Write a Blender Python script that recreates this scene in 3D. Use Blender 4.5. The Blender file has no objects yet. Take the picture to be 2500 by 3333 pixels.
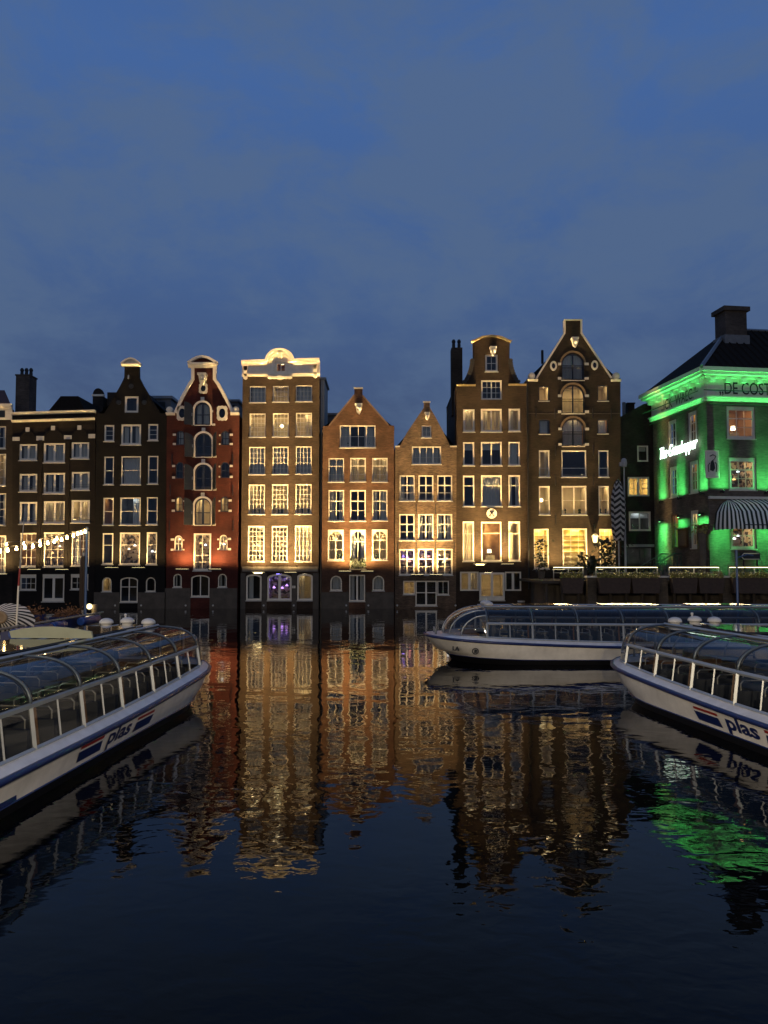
import bpy, bmesh, math, random
from mathutils import Vector, Matrix
from mathutils.geometry import tessellate_polygon
R = math.radians
random.seed(7)
S = bpy.context.scene
COL = S.collection

# ------------------------------------------------------------------ camera
F_PX, CX, HORIZON, PITCH, CAM_H = 2503.0, 1250.0, 1840.0, R(2.9), 3.6
CY = HORIZON - F_PX * math.tan(PITCH)
cam_d = bpy.data.cameras.new('camera')
cam = bpy.data.objects.new('camera', cam_d); COL.objects.link(cam)
cam.location = (0, 0, CAM_H); cam.rotation_euler = (R(90) + PITCH, 0, 0)
cam_d.sensor_fit = 'VERTICAL'; cam_d.sensor_height = 36.0
cam_d.lens = F_PX / 3333 * 36.0
cam_d.shift_y = (CY - 1666.5) / 3333
cam_d.clip_start = 0.1; cam_d.clip_end = 4000
S.camera = cam

# ------------------------------------------------------------------ world: dusk sky with thin cloud
W = bpy.data.worlds.new('World'); S.world = W; W.use_nodes = True
wt = W.node_tree; wn = wt.nodes; wl = wt.links; wn.clear()
def N(nodes, typ, **kw):
    n = nodes.new(typ)
    for k, v in kw.items():
        if k.startswith('i_'):
            n.inputs[int(k[2:]) if k[2:].isdigit() else k[2:].replace('_', ' ')].default_value = v
        else: setattr(n, k, v)
    return n
w_out = N(wn, 'ShaderNodeOutputWorld'); w_bg = N(wn, 'ShaderNodeBackground'); w_bg.inputs[1].default_value = 1.02
w_tc = N(wn, 'ShaderNodeTexCoord'); w_sep = N(wn, 'ShaderNodeSeparateXYZ')
wl.new(w_tc.outputs['Generated'], w_sep.inputs[0])
w_ramp = N(wn, 'ShaderNodeValToRGB'); cr = w_ramp.color_ramp
cr.elements[0].position = 0.0; cr.elements[0].color = (.050, .074, .142, 1)
cr.elements[1].position = 1.0; cr.elements[1].color = (.038, .078, .22, 1)
for p, c in ((.20, (.056, .091, .185, 1)), (.36, (.057, .114, .268, 1)), (.55, (.056, .128, .330, 1))):
    e = cr.elements.new(p); e.color = c
wl.new(w_sep.outputs[2], w_ramp.inputs[0])
w_map = N(wn, 'ShaderNodeMapping'); w_map.inputs['Scale'].default_value = (1.0, 1.0, 1.9); w_map.inputs['Rotation'].default_value = (0, R(14), R(20))
wl.new(w_tc.outputs['Generated'], w_map.inputs[0])
w_n1 = N(wn, 'ShaderNodeTexNoise', i_Scale=5.2, i_Detail=9.0, i_Roughness=.62, i_Distortion=.25)
wl.new(w_map.outputs[0], w_n1.inputs['Vector'])
w_mr = N(wn, 'ShaderNodeMapRange'); w_mr.interpolation_type = 'SMOOTHSTEP'
w_mr.inputs[1].default_value = .36; w_mr.inputs[2].default_value = .62
wl.new(w_n1.outputs[0], w_mr.inputs[0])
w_mix = N(wn, 'ShaderNodeMix', data_type='RGBA'); w_mix.inputs[7].default_value = (.086, .138, .245, 1)
w_k = N(wn, 'ShaderNodeMath', operation='MULTIPLY'); w_k.inputs[1].default_value = .75
wl.new(w_mr.outputs[0], w_k.inputs[0]); wl.new(w_k.outputs[0], w_mix.inputs[0])
wl.new(w_ramp.outputs[0], w_mix.inputs[6]); wl.new(w_mix.outputs[2], w_bg.inputs[0]); wl.new(w_bg.outputs[0], w_out.inputs[0])

# ------------------------------------------------------------------ exposure and renderer
S.view_settings.view_transform = 'Standard'; S.view_settings.look = 'None'
S.view_settings.exposure = 0.0; S.view_settings.gamma = 1.0; S.view_settings.use_curve_mapping = False
S.render.engine = 'CYCLES'
S.cycles.use_denoising = True
S.cycles.max_bounces = 6; S.cycles.diffuse_bounces = 2; S.cycles.glossy_bounces = 3
S.cycles.transparent_max_bounces = 12; S.cycles.transmission_bounces = 4
S.cycles.caustics_reflective = False; S.cycles.caustics_refractive = False
S.cycles.sample_clamp_indirect = 4.0

# ------------------------------------------------------------------ pixel helpers (photo pixels of the 2500 x 3333 frame)
CAMP = Vector((0, 0, CAM_H))
def ray(px, py):
    a, v = (px - CX) / F_PX, (CY - py) / F_PX
    c, s = math.cos(PITCH), math.sin(PITCH)
    return Vector((a, c - s * v, s + c * v))
def at_depth(px, py, Y):
    d = ray(px, py); return CAMP + d * (Y / d.y)
def at_x(px, py, X):
    d = ray(px, py); return CAMP + d * (X / d.x)
def at_z(px, py, Z):
    d = ray(px, py); return CAMP + d * ((Z - CAM_H) / d.z)

# ------------------------------------------------------------------ materials
MATS = {}
def mat(name, col, rough=.6, metal=0.0, spec=.5, var=.0, vscale=3.0, emis=None, estr=0.0, bump=0.0, bscale=20.0, coat=0.0):
    if name in MATS: return MATS[name]
    m = bpy.data.materials.new(name); m.use_nodes = True; MATS[name] = m
    nt = m.node_tree; b = nt.nodes['Principled BSDF']
    b.inputs['Base Color'].default_value = (*col, 1); b.inputs['Roughness'].default_value = rough
    b.inputs['Metallic'].default_value = metal; b.inputs['Specular IOR Level'].default_value = spec
    if coat: b.inputs['Coat Weight'].default_value = coat; b.inputs['Coat Roughness'].default_value = .06
    if emis: b.inputs['Emission Color'].default_value = (*emis, 1); b.inputs['Emission Strength'].default_value = estr
    if var or bump:
        tc = N(nt.nodes, 'ShaderNodeTexCoord')
    if var:
        n = N(nt.nodes, 'ShaderNodeTexNoise', i_Scale=vscale, i_Detail=6.0, i_Roughness=.62)
        nt.links.new(tc.outputs['Object'], n.inputs['Vector'])
        mr = N(nt.nodes, 'ShaderNodeMapRange'); mr.inputs[1].default_value = .28; mr.inputs[2].default_value = .72
        mr.inputs[3].default_value = 1 - var; mr.inputs[4].default_value = 1 + var * .6
        nt.links.new(n.outputs[0], mr.inputs[0])
        mx = N(nt.nodes, 'ShaderNodeMix', data_type='RGBA', blend_type='MULTIPLY'); mx.inputs[0].default_value = 1
        mx.inputs[6].default_value = (*col, 1); nt.links.new(mr.outputs[0], mx.inputs[7])
        nt.links.new(mx.outputs[2], b.inputs['Base Color'])
    if bump:
        n2 = N(nt.nodes, 'ShaderNodeTexNoise', i_Scale=bscale, i_Detail=4.0)
        nt.links.new(tc.outputs['Object'], n2.inputs['Vector'])
        bp = N(nt.nodes, 'ShaderNodeBump'); bp.inputs['Strength'].default_value = bump; bp.inputs['Distance'].default_value = .02
        nt.links.new(n2.outputs[0], bp.inputs['Height']); nt.links.new(bp.outputs[0], b.inputs['Normal'])
    return m
def emit(name, col, strength):
    if name in MATS: return MATS[name]
    m = bpy.data.materials.new(name); m.use_nodes = True; MATS[name] = m
    nt = m.node_tree; nt.nodes.clear()
    o = N(nt.nodes, 'ShaderNodeOutputMaterial'); e = N(nt.nodes, 'ShaderNodeEmission')
    e.inputs[0].default_value = (*col, 1); e.inputs[1].default_value = strength
    nt.links.new(e.outputs[0], o.inputs[0]); return m
def glass(name, tint=(.85, .88, .88), refl=1.0, rough=.02):
    if name in MATS: return MATS[name]
    m = bpy.data.materials.new(name); m.use_nodes = True; MATS[name] = m
    nt = m.node_tree; nt.nodes.clear()
    o = N(nt.nodes, 'ShaderNodeOutputMaterial'); mx = N(nt.nodes, 'ShaderNodeMixShader')
    t = N(nt.nodes, 'ShaderNodeBsdfTransparent'); t.inputs[0].default_value = (*tint, 1)
    g = N(nt.nodes, 'ShaderNodeBsdfGlossy'); g.inputs['Roughness'].default_value = rough
    ge = N(nt.nodes, 'ShaderNodeNewGeometry'); dt = N(nt.nodes, 'ShaderNodeVectorMath', operation='DOT_PRODUCT'); nt.links.new(ge.outputs['Incoming'], dt.inputs[0]); nt.links.new(ge.outputs['Normal'], dt.inputs[1])
    ab = N(nt.nodes, 'ShaderNodeMath', operation='ABSOLUTE'); nt.links.new(dt.outputs['Value'], ab.inputs[0]); om = N(nt.nodes, 'ShaderNodeMath', operation='SUBTRACT'); om.inputs[0].default_value = 1; om.use_clamp = True; nt.links.new(ab.outputs[0], om.inputs[1])
    p5 = N(nt.nodes, 'ShaderNodeMath', operation='POWER'); p5.inputs[1].default_value = 5; nt.links.new(om.outputs[0], p5.inputs[0]); fr = N(nt.nodes, 'ShaderNodeMath', operation='MULTIPLY_ADD'); fr.inputs[1].default_value = .95; fr.inputs[2].default_value = .05; nt.links.new(p5.outputs[0], fr.inputs[0])
    k = N(nt.nodes, 'ShaderNodeMath', operation='MULTIPLY'); k.use_clamp = True; k.inputs[1].default_value = 1.7 * refl
    nt.links.new(fr.outputs[0], k.inputs[0]); nt.links.new(k.outputs[0], mx.inputs[0])
    nt.links.new(t.outputs[0], mx.inputs[1]); nt.links.new(g.outputs[0], mx.inputs[2]); nt.links.new(mx.outputs[0], o.inputs[0])
    return m
def brick(name, c1, c2, mortar, painted=False, mott=.35):
    if name in MATS: return MATS[name]
    m = bpy.data.materials.new(name); m.use_nodes = True; MATS[name] = m
    nt = m.node_tree; b = nt.nodes['Principled BSDF']; b.inputs['Roughness'].default_value = .85; b.inputs['Specular IOR Level'].default_value = .25
    tc = N(nt.nodes, 'ShaderNodeTexCoord'); sp = N(nt.nodes, 'ShaderNodeSeparateXYZ'); cb = N(nt.nodes, 'ShaderNodeCombineXYZ'); ad = N(nt.nodes, 'ShaderNodeMath', operation='ADD')
    L = nt.links.new
    L(tc.outputs['Object'], sp.inputs[0]); L(sp.outputs[0], ad.inputs[0]); L(sp.outputs[1], ad.inputs[1]); L(ad.outputs[0], cb.inputs[0]); L(sp.outputs[2], cb.inputs[1])
    bt = N(nt.nodes, 'ShaderNodeTexBrick'); bt.inputs['Scale'].default_value = 1; bt.inputs['Brick Width'].default_value = .23; bt.inputs['Row Height'].default_value = .075
    bt.inputs['Mortar Size'].default_value = .009; bt.inputs['Color1'].default_value = (*c1, 1); bt.inputs['Color2'].default_value = (*c2, 1); bt.inputs['Mortar'].default_value = (*mortar, 1)
    L(cb.outputs[0], bt.inputs['Vector'])
    # weather streaks: wide, flat noise (horizontal courses) and large stains
    mp = N(nt.nodes, 'ShaderNodeMapping'); mp.inputs['Scale'].default_value = (1.2, 1.2, 6.5); L(tc.outputs['Object'], mp.inputs[0])
    n1 = N(nt.nodes, 'ShaderNodeTexNoise', i_Scale=1.6, i_Detail=8.0, i_Roughness=.72); L(mp.outputs[0], n1.inputs['Vector'])
    n2 = N(nt.nodes, 'ShaderNodeTexNoise', i_Scale=.7, i_Detail=5.0); L(tc.outputs['Object'], n2.inputs['Vector'])
    r1 = N(nt.nodes, 'ShaderNodeMapRange'); r1.inputs[1].default_value = .3; r1.inputs[2].default_value = .7; r1.inputs[3].default_value = 1 - mott; r1.inputs[4].default_value = 1 + mott
    r2 = N(nt.nodes, 'ShaderNodeMapRange'); r2.inputs[1].default_value = .3; r2.inputs[2].default_value = .7; r2.inputs[3].default_value = .55; r2.inputs[4].default_value = 1.35
    L(n1.outputs[0], r1.inputs[0]); L(n2.outputs[0], r2.inputs[0])
    mu = N(nt.nodes, 'ShaderNodeMath', operation='MULTIPLY'); L(r1.outputs[0], mu.inputs[0]); L(r2.outputs[0], mu.inputs[1])
    mx = N(nt.nodes, 'ShaderNodeMix', data_type='RGBA', blend_type='MULTIPLY'); mx.inputs[0].default_value = 1
    L(bt.outputs['Color'], mx.inputs[6]); L(mu.outputs[0], mx.inputs[7]); L(mx.outputs[2], b.inputs['Base Color'])
    inv = N(nt.nodes, 'ShaderNodeMath', operation='SUBTRACT'); inv.inputs[0].default_value = 1; L(bt.outputs['Fac'], inv.inputs[1])
    a2 = N(nt.nodes, 'ShaderNodeMath', operation='ADD'); L(inv.outputs[0], a2.inputs[0]); L(n1.outputs[0], a2.inputs[1])
    bp = N(nt.nodes, 'ShaderNodeBump'); bp.inputs['Strength'].default_value = .5; bp.inputs['Distance'].default_value = .012
    L(a2.outputs[0], bp.inputs['Height']); L(bp.outputs[0], b.inputs['Normal'])
    return m
def striped(name, ca, cb_, rough=.8):
    """two-colour cloth print; the stripe runs along the vertex attribute 'su'"""
    m = bpy.data.materials.new(name); m.use_nodes = True
    nt = m.node_tree; b = nt.nodes['Principled BSDF']; b.inputs['Roughness'].default_value = rough; b.inputs['Specular IOR Level'].default_value = .2
    a = N(nt.nodes, 'ShaderNodeAttribute', attribute_name='su'); fr = N(nt.nodes, 'ShaderNodeMath', operation='FRACT'); gt = N(nt.nodes, 'ShaderNodeMath', operation='GREATER_THAN'); gt.inputs[1].default_value = .5
    mx = N(nt.nodes, 'ShaderNodeMix', data_type='RGBA'); mx.inputs[6].default_value = (*ca, 1); mx.inputs[7].default_value = (*cb_, 1)
    L = nt.links.new; L(a.outputs['Fac'], fr.inputs[0]); L(fr.outputs[0], gt.inputs[0]); L(gt.outputs[0], mx.inputs[0]); L(mx.outputs[2], b.inputs['Base Color'])
    return m
def busy(name, cols, scale):
    """wallpaper of a crowded bar interior: blotches of different paint and bottles"""
    if name in MATS: return MATS[name]
    m = bpy.data.materials.new(name); m.use_nodes = True; MATS[name] = m
    nt = m.node_tree; b = nt.nodes['Principled BSDF']; b.inputs['Roughness'].default_value = .5
    tc = N(nt.nodes, 'ShaderNodeTexCoord'); v = N(nt.nodes, 'ShaderNodeTexVoronoi'); v.inputs['Scale'].default_value = scale
    nt.links.new(tc.outputs['Object'], v.inputs['Vector']); sp = N(nt.nodes, 'ShaderNodeSeparateColor'); nt.links.new(v.outputs['Color'], sp.inputs[0])
    r = N(nt.nodes, 'ShaderNodeValToRGB'); r.color_ramp.interpolation = 'CONSTANT'
    for i, c in enumerate(cols):
        e = r.color_ramp.elements[i] if i < 2 else r.color_ramp.elements.new(.5)
        e.position = i / len(cols); e.color = (*c, 1)
    nt.links.new(sp.outputs[0], r.inputs[0]); nt.links.new(r.outputs[0], b.inputs['Base Color']); return m
def cloth(name, col, trans=.5):
    if name in MATS: return MATS[name]
    m = bpy.data.materials.new(name); m.use_nodes = True; MATS[name] = m
    nt = m.node_tree; nt.nodes.clear(); o = N(nt.nodes, 'ShaderNodeOutputMaterial'); mx = N(nt.nodes, 'ShaderNodeMixShader'); mx.inputs[0].default_value = trans
    d = N(nt.nodes, 'ShaderNodeBsdfDiffuse'); d.inputs[0].default_value = (*col, 1); t = N(nt.nodes, 'ShaderNodeBsdfTranslucent'); t.inputs[0].default_value = (*col, 1)
    nt.links.new(d.outputs[0], mx.inputs[1]); nt.links.new(t.outputs[0], mx.inputs[2]); nt.links.new(mx.outputs[0], o.inputs[0]); return m

white = mat('white_paint', (.74, .68, .55), .45, var=.10, vscale=2.5)
stone = mat('pale_stone', (.55, .52, .45), .75, var=.2, vscale=4, bump=.2)
greystone = mat('grey_plaster', (.085, .070, .052), .85, var=.35, vscale=1.6, bump=.3)
darkwood = mat('dark_paint', (.012, .014, .013), .4)
blackiron = mat('black_iron', (.012, .012, .012), .45, metal=.3)
bluepaint = mat('blue_black_paint', (.014, .02, .035), .35)
zinc = mat('zinc', (.22, .23, .24), .45, metal=.6, var=.2)
lead = mat('lead_grey', (.12, .13, .14), .6, var=.25)
rooftile = mat('dark_roof_tile', (.016, .013, .011), .9, spec=.12, var=.4, vscale=6, bump=.6, bscale=14)
boatroof = glass('boat_roof_glass', (.52, .51, .49), .7, .04)
pane_m = glass('window_glass', (.86, .89, .88), 1.0)
boatglass = glass('boat_glass', (.74, .73, .70), .8, .03)
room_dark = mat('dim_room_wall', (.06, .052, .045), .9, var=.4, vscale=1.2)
room_cream = mat('cream_room_wall', (.62, .50, .32), .9, var=.18, vscale=1.5)
room_brown = mat('brown_room_wall', (.36, .22, .11), .9, var=.3, vscale=1.8)
room_bar = busy('bar_room_wall', [(.05, .03, .02), (.45, .32, .2), (.03, .03, .03), (.5, .42, .34), (.3, .12, .05), (.08, .06, .05), (.6, .5, .35)], 4.5)
curtain_grey = cloth('grey_curtain', (.62, .62, .60), .3)
curtain_cream = cloth('cream_curtain', (.74, .64, .45), .5)
blind_m = cloth('yellow_blind', (.85, .66, .22), .55)
WARM = (1.0, .645, .255)

# ------------------------------------------------------------------ mesh builder
class MB:
    def __init__(s): s.v = []; s.f = []; s.su = []
    def box(s, x0, x1, y0, y1, z0, z1):
        b = len(s.v); s.v += [(x, y, z) for z in (z0, z1) for y in (y0, y1) for x in (x0, x1)]
        s.f += [tuple(b + i for i in q) for q in ((0, 2, 3, 1), (4, 5, 7, 6), (0, 1, 5, 4), (2, 6, 7, 3), (0, 4, 6, 2), (1, 3, 7, 5))]; return s
    def quad(s, *p):
        b = len(s.v); s.v += [tuple(q) for q in p]; s.f.append(tuple(range(b, b + len(p)))); return s
    def prism(s, loop, y0, y1, holes=(), back=True):
        loops = [list(loop)] + [list(h) for h in holes]
        tris = tessellate_polygon([[Vector((u, z, 0)) for u, z in lp] for lp in loops])
        flat = [p for lp in loops for p in lp]; n = len(flat); b = len(s.v)
        s.v += [(u, y0, z) for u, z in flat] + [(u, y1, z) for u, z in flat]
        for t in tris:
            s.f.append(tuple(b + i for i in t))
            if back: s.f.append(tuple(b + n + i for i in reversed(t)))
        k = b
        for lp in loops:
            m = len(lp)
            for i in range(m): s.f.append((k + i, k + (i + 1) % m, k + n + (i + 1) % m, k + n + i))
            k += m
        return s
    def tube(s, pts, r, n=6, cap=True):
        pts = [Vector(p) for p in pts]; b = len(s.v); rr = r if isinstance(r, (list, tuple)) else [r] * len(pts); prev = None
        for i, p in enumerate(pts):
            d = (pts[min(i + 1, len(pts) - 1)] - pts[max(i - 1, 0)]).normalized()
            a = prev if prev is not None else (Vector((0, 0, 1)) if abs(d.z) < .9 else Vector((1, 0, 0)))
            x = d.cross(a).normalized(); y = d.cross(x).normalized(); prev = -y if False else a
            s.v += [tuple(p + (x * math.cos(2 * math.pi * k / n) + y * math.sin(2 * math.pi * k / n)) * rr[i]) for k in range(n)]
        for i in range(len(pts) - 1):
            for k in range(n):
                s.f.append((b + i * n + k, b + i * n + (k + 1) % n, b + (i + 1) * n + (k + 1) % n, b + (i + 1) * n + k))
        if cap:
            s.f.append(tuple(b + k for k in reversed(range(n)))); s.f.append(tuple(b + (len(pts) - 1) * n + k for k in range(n)))
        return s
    def lathe(s, prof, n=14, c=(0, 0, 0)):
        b = len(s.v)
        for r, z in prof: s.v += [(c[0] + r * math.cos(2 * math.pi * k / n), c[1] + r * math.sin(2 * math.pi * k / n), c[2] + z) for k in range(n)]
        for i in range(len(prof) - 1):
            for k in range(n): s.f.append((b + i * n + k, b + i * n + (k + 1) % n, b + (i + 1) * n + (k + 1) % n, b + (i + 1) * n + k))
        return s
    def grid(s, fn, nu, nv, su=None):
        b = len(s.v)
        for i in range(nu + 1):
            for j in range(nv + 1):
                s.v.append(tuple(fn(i / nu, j / nv)))
                if su: s.su.append(su(i / nu, j / nv))
        for i in range(nu):
            for j in range(nv): s.f.append((b + i * (nv + 1) + j, b + (i + 1) * (nv + 1) + j, b + (i + 1) * (nv + 1) + j + 1, b + i * (nv + 1) + j + 1))
        return s
    def ball(s, c, r, n=10, m=6, sz=1.0):
        return s.lathe([(max(r * math.sin(math.pi * i / m), .001), -r * sz * math.cos(math.pi * i / m)) for i in range(m + 1)], n, c)
    def build(s, name, material, parent=None, xf=None, smooth=False, recalc=True):
        me = bpy.data.meshes.new(name)
        vs = [xf @ Vector(v) for v in s.v] if xf is not None else s.v
        me.from_pydata(vs, [], s.f)
        if s.su:
            at = me.attributes.new('su', 'FLOAT', 'POINT'); at.data.foreach_set('value', s.su)
        if recalc:
            bm = bmesh.new(); bm.from_mesh(me); bmesh.ops.recalc_face_normals(bm, faces=bm.faces); bm.to_mesh(me); bm.free()
        if smooth: me.polygons.foreach_set('use_smooth', [True] * len(me.polygons))
        me.materials.append(material); me.update()
        o = bpy.data.objects.new(name, me); COL.objects.link(o)
        if parent is not None: o.parent = parent
        return o
def tag(o, label=None, cat=None, group=None, kind=None):
    if label: o['label'] = label
    if cat: o['category'] = cat
    if group: o['group'] = group
    if kind: o['kind'] = kind
    return o
def empty(name, loc, rz=0.0, label=None, cat=None, group=None):
    o = bpy.data.objects.new(name, None); COL.objects.link(o); o.location = loc; o.rotation_euler = (0, 0, rz); o.empty_display_size = .3
    return tag(o, label, cat, group)
def text_mb(body, size, offset=0.0, shear=0.0, extrude=0.0, spacing=1.0):
    """letters as a mesh in the x-z plane; returns (MB, width)"""
    c = bpy.data.curves.new('lettering', 'FONT'); c.body = body; c.size = size; c.offset = offset; c.shear = shear; c.extrude = extrude; c.space_character = spacing; c.resolution_u = 4
    o = bpy.data.objects.new('lettering', c); COL.objects.link(o)
    me = bpy.data.meshes.new_from_object(o.evaluated_get(bpy.context.evaluated_depsgraph_get()))
    bpy.data.objects.remove(o); m = MB()
    m.v = [(v.co.x, -v.co.z, v.co.y) for v in me.vertices]; m.f = [tuple(p.vertices) for p in me.polygons]
    bpy.data.meshes.remove(me); bpy.data.curves.remove(c)
    w = max(v[0] for v in m.v) if m.v else 0
    return m, w
def shape(u0, u1, z0, z1, arch=None, seg=10):
    if not arch: return [(u0, z0), (u1, z0), (u1, z1), (u0, z1)]
    w = (u1 - u0) / 2; rise = {'round': w, 'seg': w * .34, 'low': w * .16}[arch]; rise = min(rise, (z1 - z0) * .6); c = (u0 + u1) / 2
    return [(u0, z0), (u1, z0)] + [(c + w * math.cos(math.pi * i / seg), z1 - rise + rise * math.sin(math.pi * i / seg)) for i in range(seg + 1)]
def clip(poly, u0, u1, z0, z1):
    for ax, lim, sg in ((0, u0, 1), (0, u1, -1), (1, z0, 1), (1, z1, -1)):
        out = []
        for i in range(len(poly)):
            a, b = poly[i - 1], poly[i]; da, db = (a[ax] - lim) * sg, (b[ax] - lim) * sg
            if da >= 0: out.append(a)
            if (da >= 0) != (db >= 0):
                t = da / (da - db); out.append((a[0] + (b[0] - a[0]) * t, a[1] + (b[1] - a[1]) * t))
        poly = out
        if len(poly) < 3: return []
    res = []
    for p in poly:
        if not res or (abs(p[0] - res[-1][0]) + abs(p[1] - res[-1][1])) > 1e-4: res.append(p)
    if len(res) > 2 and abs(res[0][0] - res[-1][0]) + abs(res[0][1] - res[-1][1]) < 1e-4: res.pop()
    return res if len(res) > 2 else []

# ------------------------------------------------------------------ wall-washer lamp: a real luminaire profile (asymmetric, aimed up the wall)
def washer(parent, name, pos, into, along, d, S0, reach, lat0, lat1, col, up=1.0, start=1.1, power=2.0, lexp=2.6):
    ld = bpy.data.lights.new(name, 'POINT'); ld.energy = 1.0; ld.color = col; ld.shadow_soft_size = .05; ld.use_nodes = True
    nt = ld.node_tree; ns = nt.nodes; L = nt.links.new
    em = [n for n in ns if n.type == 'EMISSION'][0]
    def M(op, a, b=None, c=None, cl=False):
        n = N(ns, 'ShaderNodeMath', operation=op); n.use_clamp = cl
        for i, x in enumerate((a, b, c)):
            if x is None: continue
            if isinstance(x, (int, float)): n.inputs[i].default_value = x
            else: L(x, n.inputs[i])
        return n.outputs[0]
    g = N(ns, 'ShaderNodeNewGeometry')
    def dot(v):
        n = N(ns, 'ShaderNodeVectorMath', operation='DOT_PRODUCT'); n.inputs[1].default_value = v; L(g.outputs['Incoming'], n.inputs[0]); return n.outputs['Value']
    wn_ = dot(into); wu = dot(along); wz = M('MULTIPLY', dot((0, 0, 1)), up)
    wc = M('MAXIMUM', wn_, .045)
    z = M('DIVIDE', M('MULTIPLY', wz, d), wc); u = M('DIVIDE', M('MULTIPLY', wu, d), wc)
    sm = N(ns, 'ShaderNodeMapRange'); sm.interpolation_type = 'SMOOTHSTEP'; sm.inputs[1].default_value = 0; sm.inputs[2].default_value = start; L(z, sm.inputs[0])
    zp = M('MAXIMUM', z, 0)
    ez = M('DIVIDE', 1.0, M('ADD', 1.0, M('POWER', M('DIVIDE', zp, reach), power)))
    lw = M('ADD', lat0, M('MULTIPLY', zp, lat1))
    el = M('DIVIDE', 1.0, M('ADD', 1.0, M('POWER', M('ABSOLUTE', M('DIVIDE', u, lw)), lexp)))
    on = M('GREATER_THAN', wn_, .025)
    I = M('MULTIPLY', M('MULTIPLY', M('MULTIPLY', ez, el), M('MULTIPLY', sm.outputs[0], on)), M('DIVIDE', S0 * d * d * 39.5, M('POWER', wc, 3.0)))
    L(I, em.inputs['Strength'])
    o = bpy.data.objects.new(name, ld); COL.objects.link(o); o.location = pos; o.parent = parent
    return o
# ------------------------------------------------------------------ setting: water, land, quay on the near side
def water_material():
    m = bpy.data.materials.new('canal_water'); m.use_nodes = True; nt = m.node_tree; b = nt.nodes['Principled BSDF']; L = nt.links.new
    nt.nodes.remove(b); out = [n for n in nt.nodes if n.type == 'OUTPUT_MATERIAL'][0]
    tc = N(nt.nodes, 'ShaderNodeTexCoord'); mp = N(nt.nodes, 'ShaderNodeMapping'); mp.inputs['Scale'].default_value = (.75, 1.0, 1); mp.inputs['Rotation'].default_value = (0, 0, R(12)); L(tc.outputs['Object'], mp.inputs[0])
    n1 = N(nt.nodes, 'ShaderNodeTexNoise', i_Scale=.7, i_Detail=1.0, i_Roughness=.4, i_Distortion=.4); L(mp.outputs[0], n1.inputs['Vector'])
    n2 = N(nt.nodes, 'ShaderNodeTexNoise', i_Scale=2.1, i_Detail=1.6, i_Roughness=.45, i_Distortion=.6); L(mp.outputs[0], n2.inputs['Vector'])
    n3 = N(nt.nodes, 'ShaderNodeTexNoise', i_Scale=.22, i_Detail=1.0); L(mp.outputs[0], n3.inputs['Vector'])
    # gusts: patches of livelier ripple
    gu = N(nt.nodes, 'ShaderNodeMapRange'); gu.inputs[1].default_value = .35; gu.inputs[2].default_value = .65; gu.inputs[3].default_value = .45; gu.inputs[4].default_value = 1.5; L(n3.outputs[0], gu.inputs[0])
    m1 = N(nt.nodes, 'ShaderNodeMath', operation='MULTIPLY'); m1.inputs[1].default_value = .013; L(n1.outputs[0], m1.inputs[0])
    m2 = N(nt.nodes, 'ShaderNodeMath', operation='MULTIPLY'); m2.inputs[1].default_value = .0068; L(n2.outputs[0], m2.inputs[0])
    m3 = N(nt.nodes, 'ShaderNodeMath', operation='MULTIPLY'); L(m2.outputs[0], m3.inputs[0]); L(gu.outputs[0], m3.inputs[1])
    n4 = N(nt.nodes, 'ShaderNodeTexNoise', i_Scale=4.6, i_Detail=2.0, i_Roughness=.5, i_Distortion=.4); L(mp.outputs[0], n4.inputs['Vector'])
    m4 = N(nt.nodes, 'ShaderNodeMath', operation='MULTIPLY'); L(n4.outputs[0], m4.inputs[0]); sy = N(nt.nodes, 'ShaderNodeSeparateXYZ'); L(tc.outputs['Object'], sy.inputs[0]); yg = N(nt.nodes, 'ShaderNodeMapRange'); yg.interpolation_type = 'SMOOTHSTEP'; yg.inputs[1].default_value = 9; yg.inputs[2].default_value = 26; yg.inputs[3].default_value = .0031; yg.inputs[4].default_value = .0004; L(sy.outputs[1], yg.inputs[0]); L(yg.outputs[0], m4.inputs[1]); m5 = N(nt.nodes, 'ShaderNodeMath', operation='MULTIPLY'); L(m4.outputs[0], m5.inputs[0]); L(gu.outputs[0], m5.inputs[1])
    a0 = N(nt.nodes, 'ShaderNodeMath', operation='ADD'); L(m3.outputs[0], a0.inputs[0]); L(m5.outputs[0], a0.inputs[1])
    ad = N(nt.nodes, 'ShaderNodeMath', operation='ADD'); L(m1.outputs[0], ad.inputs[0]); L(a0.outputs[0], ad.inputs[1])
    bp = N(nt.nodes, 'ShaderNodeBump'); bp.inputs['Strength'].default_value = 1; bp.inputs['Distance'].default_value = 1.0
    L(ad.outputs[0], bp.inputs['Height'])
    # murky body under a reflecting surface whose reflectance rises towards grazing view, as water's does
    df = N(nt.nodes, 'ShaderNodeBsdfDiffuse'); df.inputs[0].default_value = (.0014, .0017, .002, 1); gl = N(nt.nodes, 'ShaderNodeBsdfGlossy'); gl.inputs['Roughness'].default_value = .012; L(bp.outputs[0], gl.inputs['Normal'])
    lw = N(nt.nodes, 'ShaderNodeLayerWeight'); lw.inputs[0].default_value = .5; L(bp.outputs[0], lw.inputs['Normal'])
    pw = N(nt.nodes, 'ShaderNodeMath', operation='POWER'); pw.inputs[1].default_value = 5.3; L(lw.outputs['Facing'], pw.inputs[0]); sc = N(nt.nodes, 'ShaderNodeMath', operation='MULTIPLY'); sc.use_clamp = True; sc.inputs[1].default_value = 1.3; L(pw.outputs[0], sc.inputs[0])
    mx = N(nt.nodes, 'ShaderNodeMixShader'); L(sc.outputs[0], mx.inputs[0]); L(df.outputs[0], mx.inputs[1]); L(gl.outputs[0], mx.inputs[2]); L(mx.outputs[0], out.inputs[0]); return m
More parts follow.
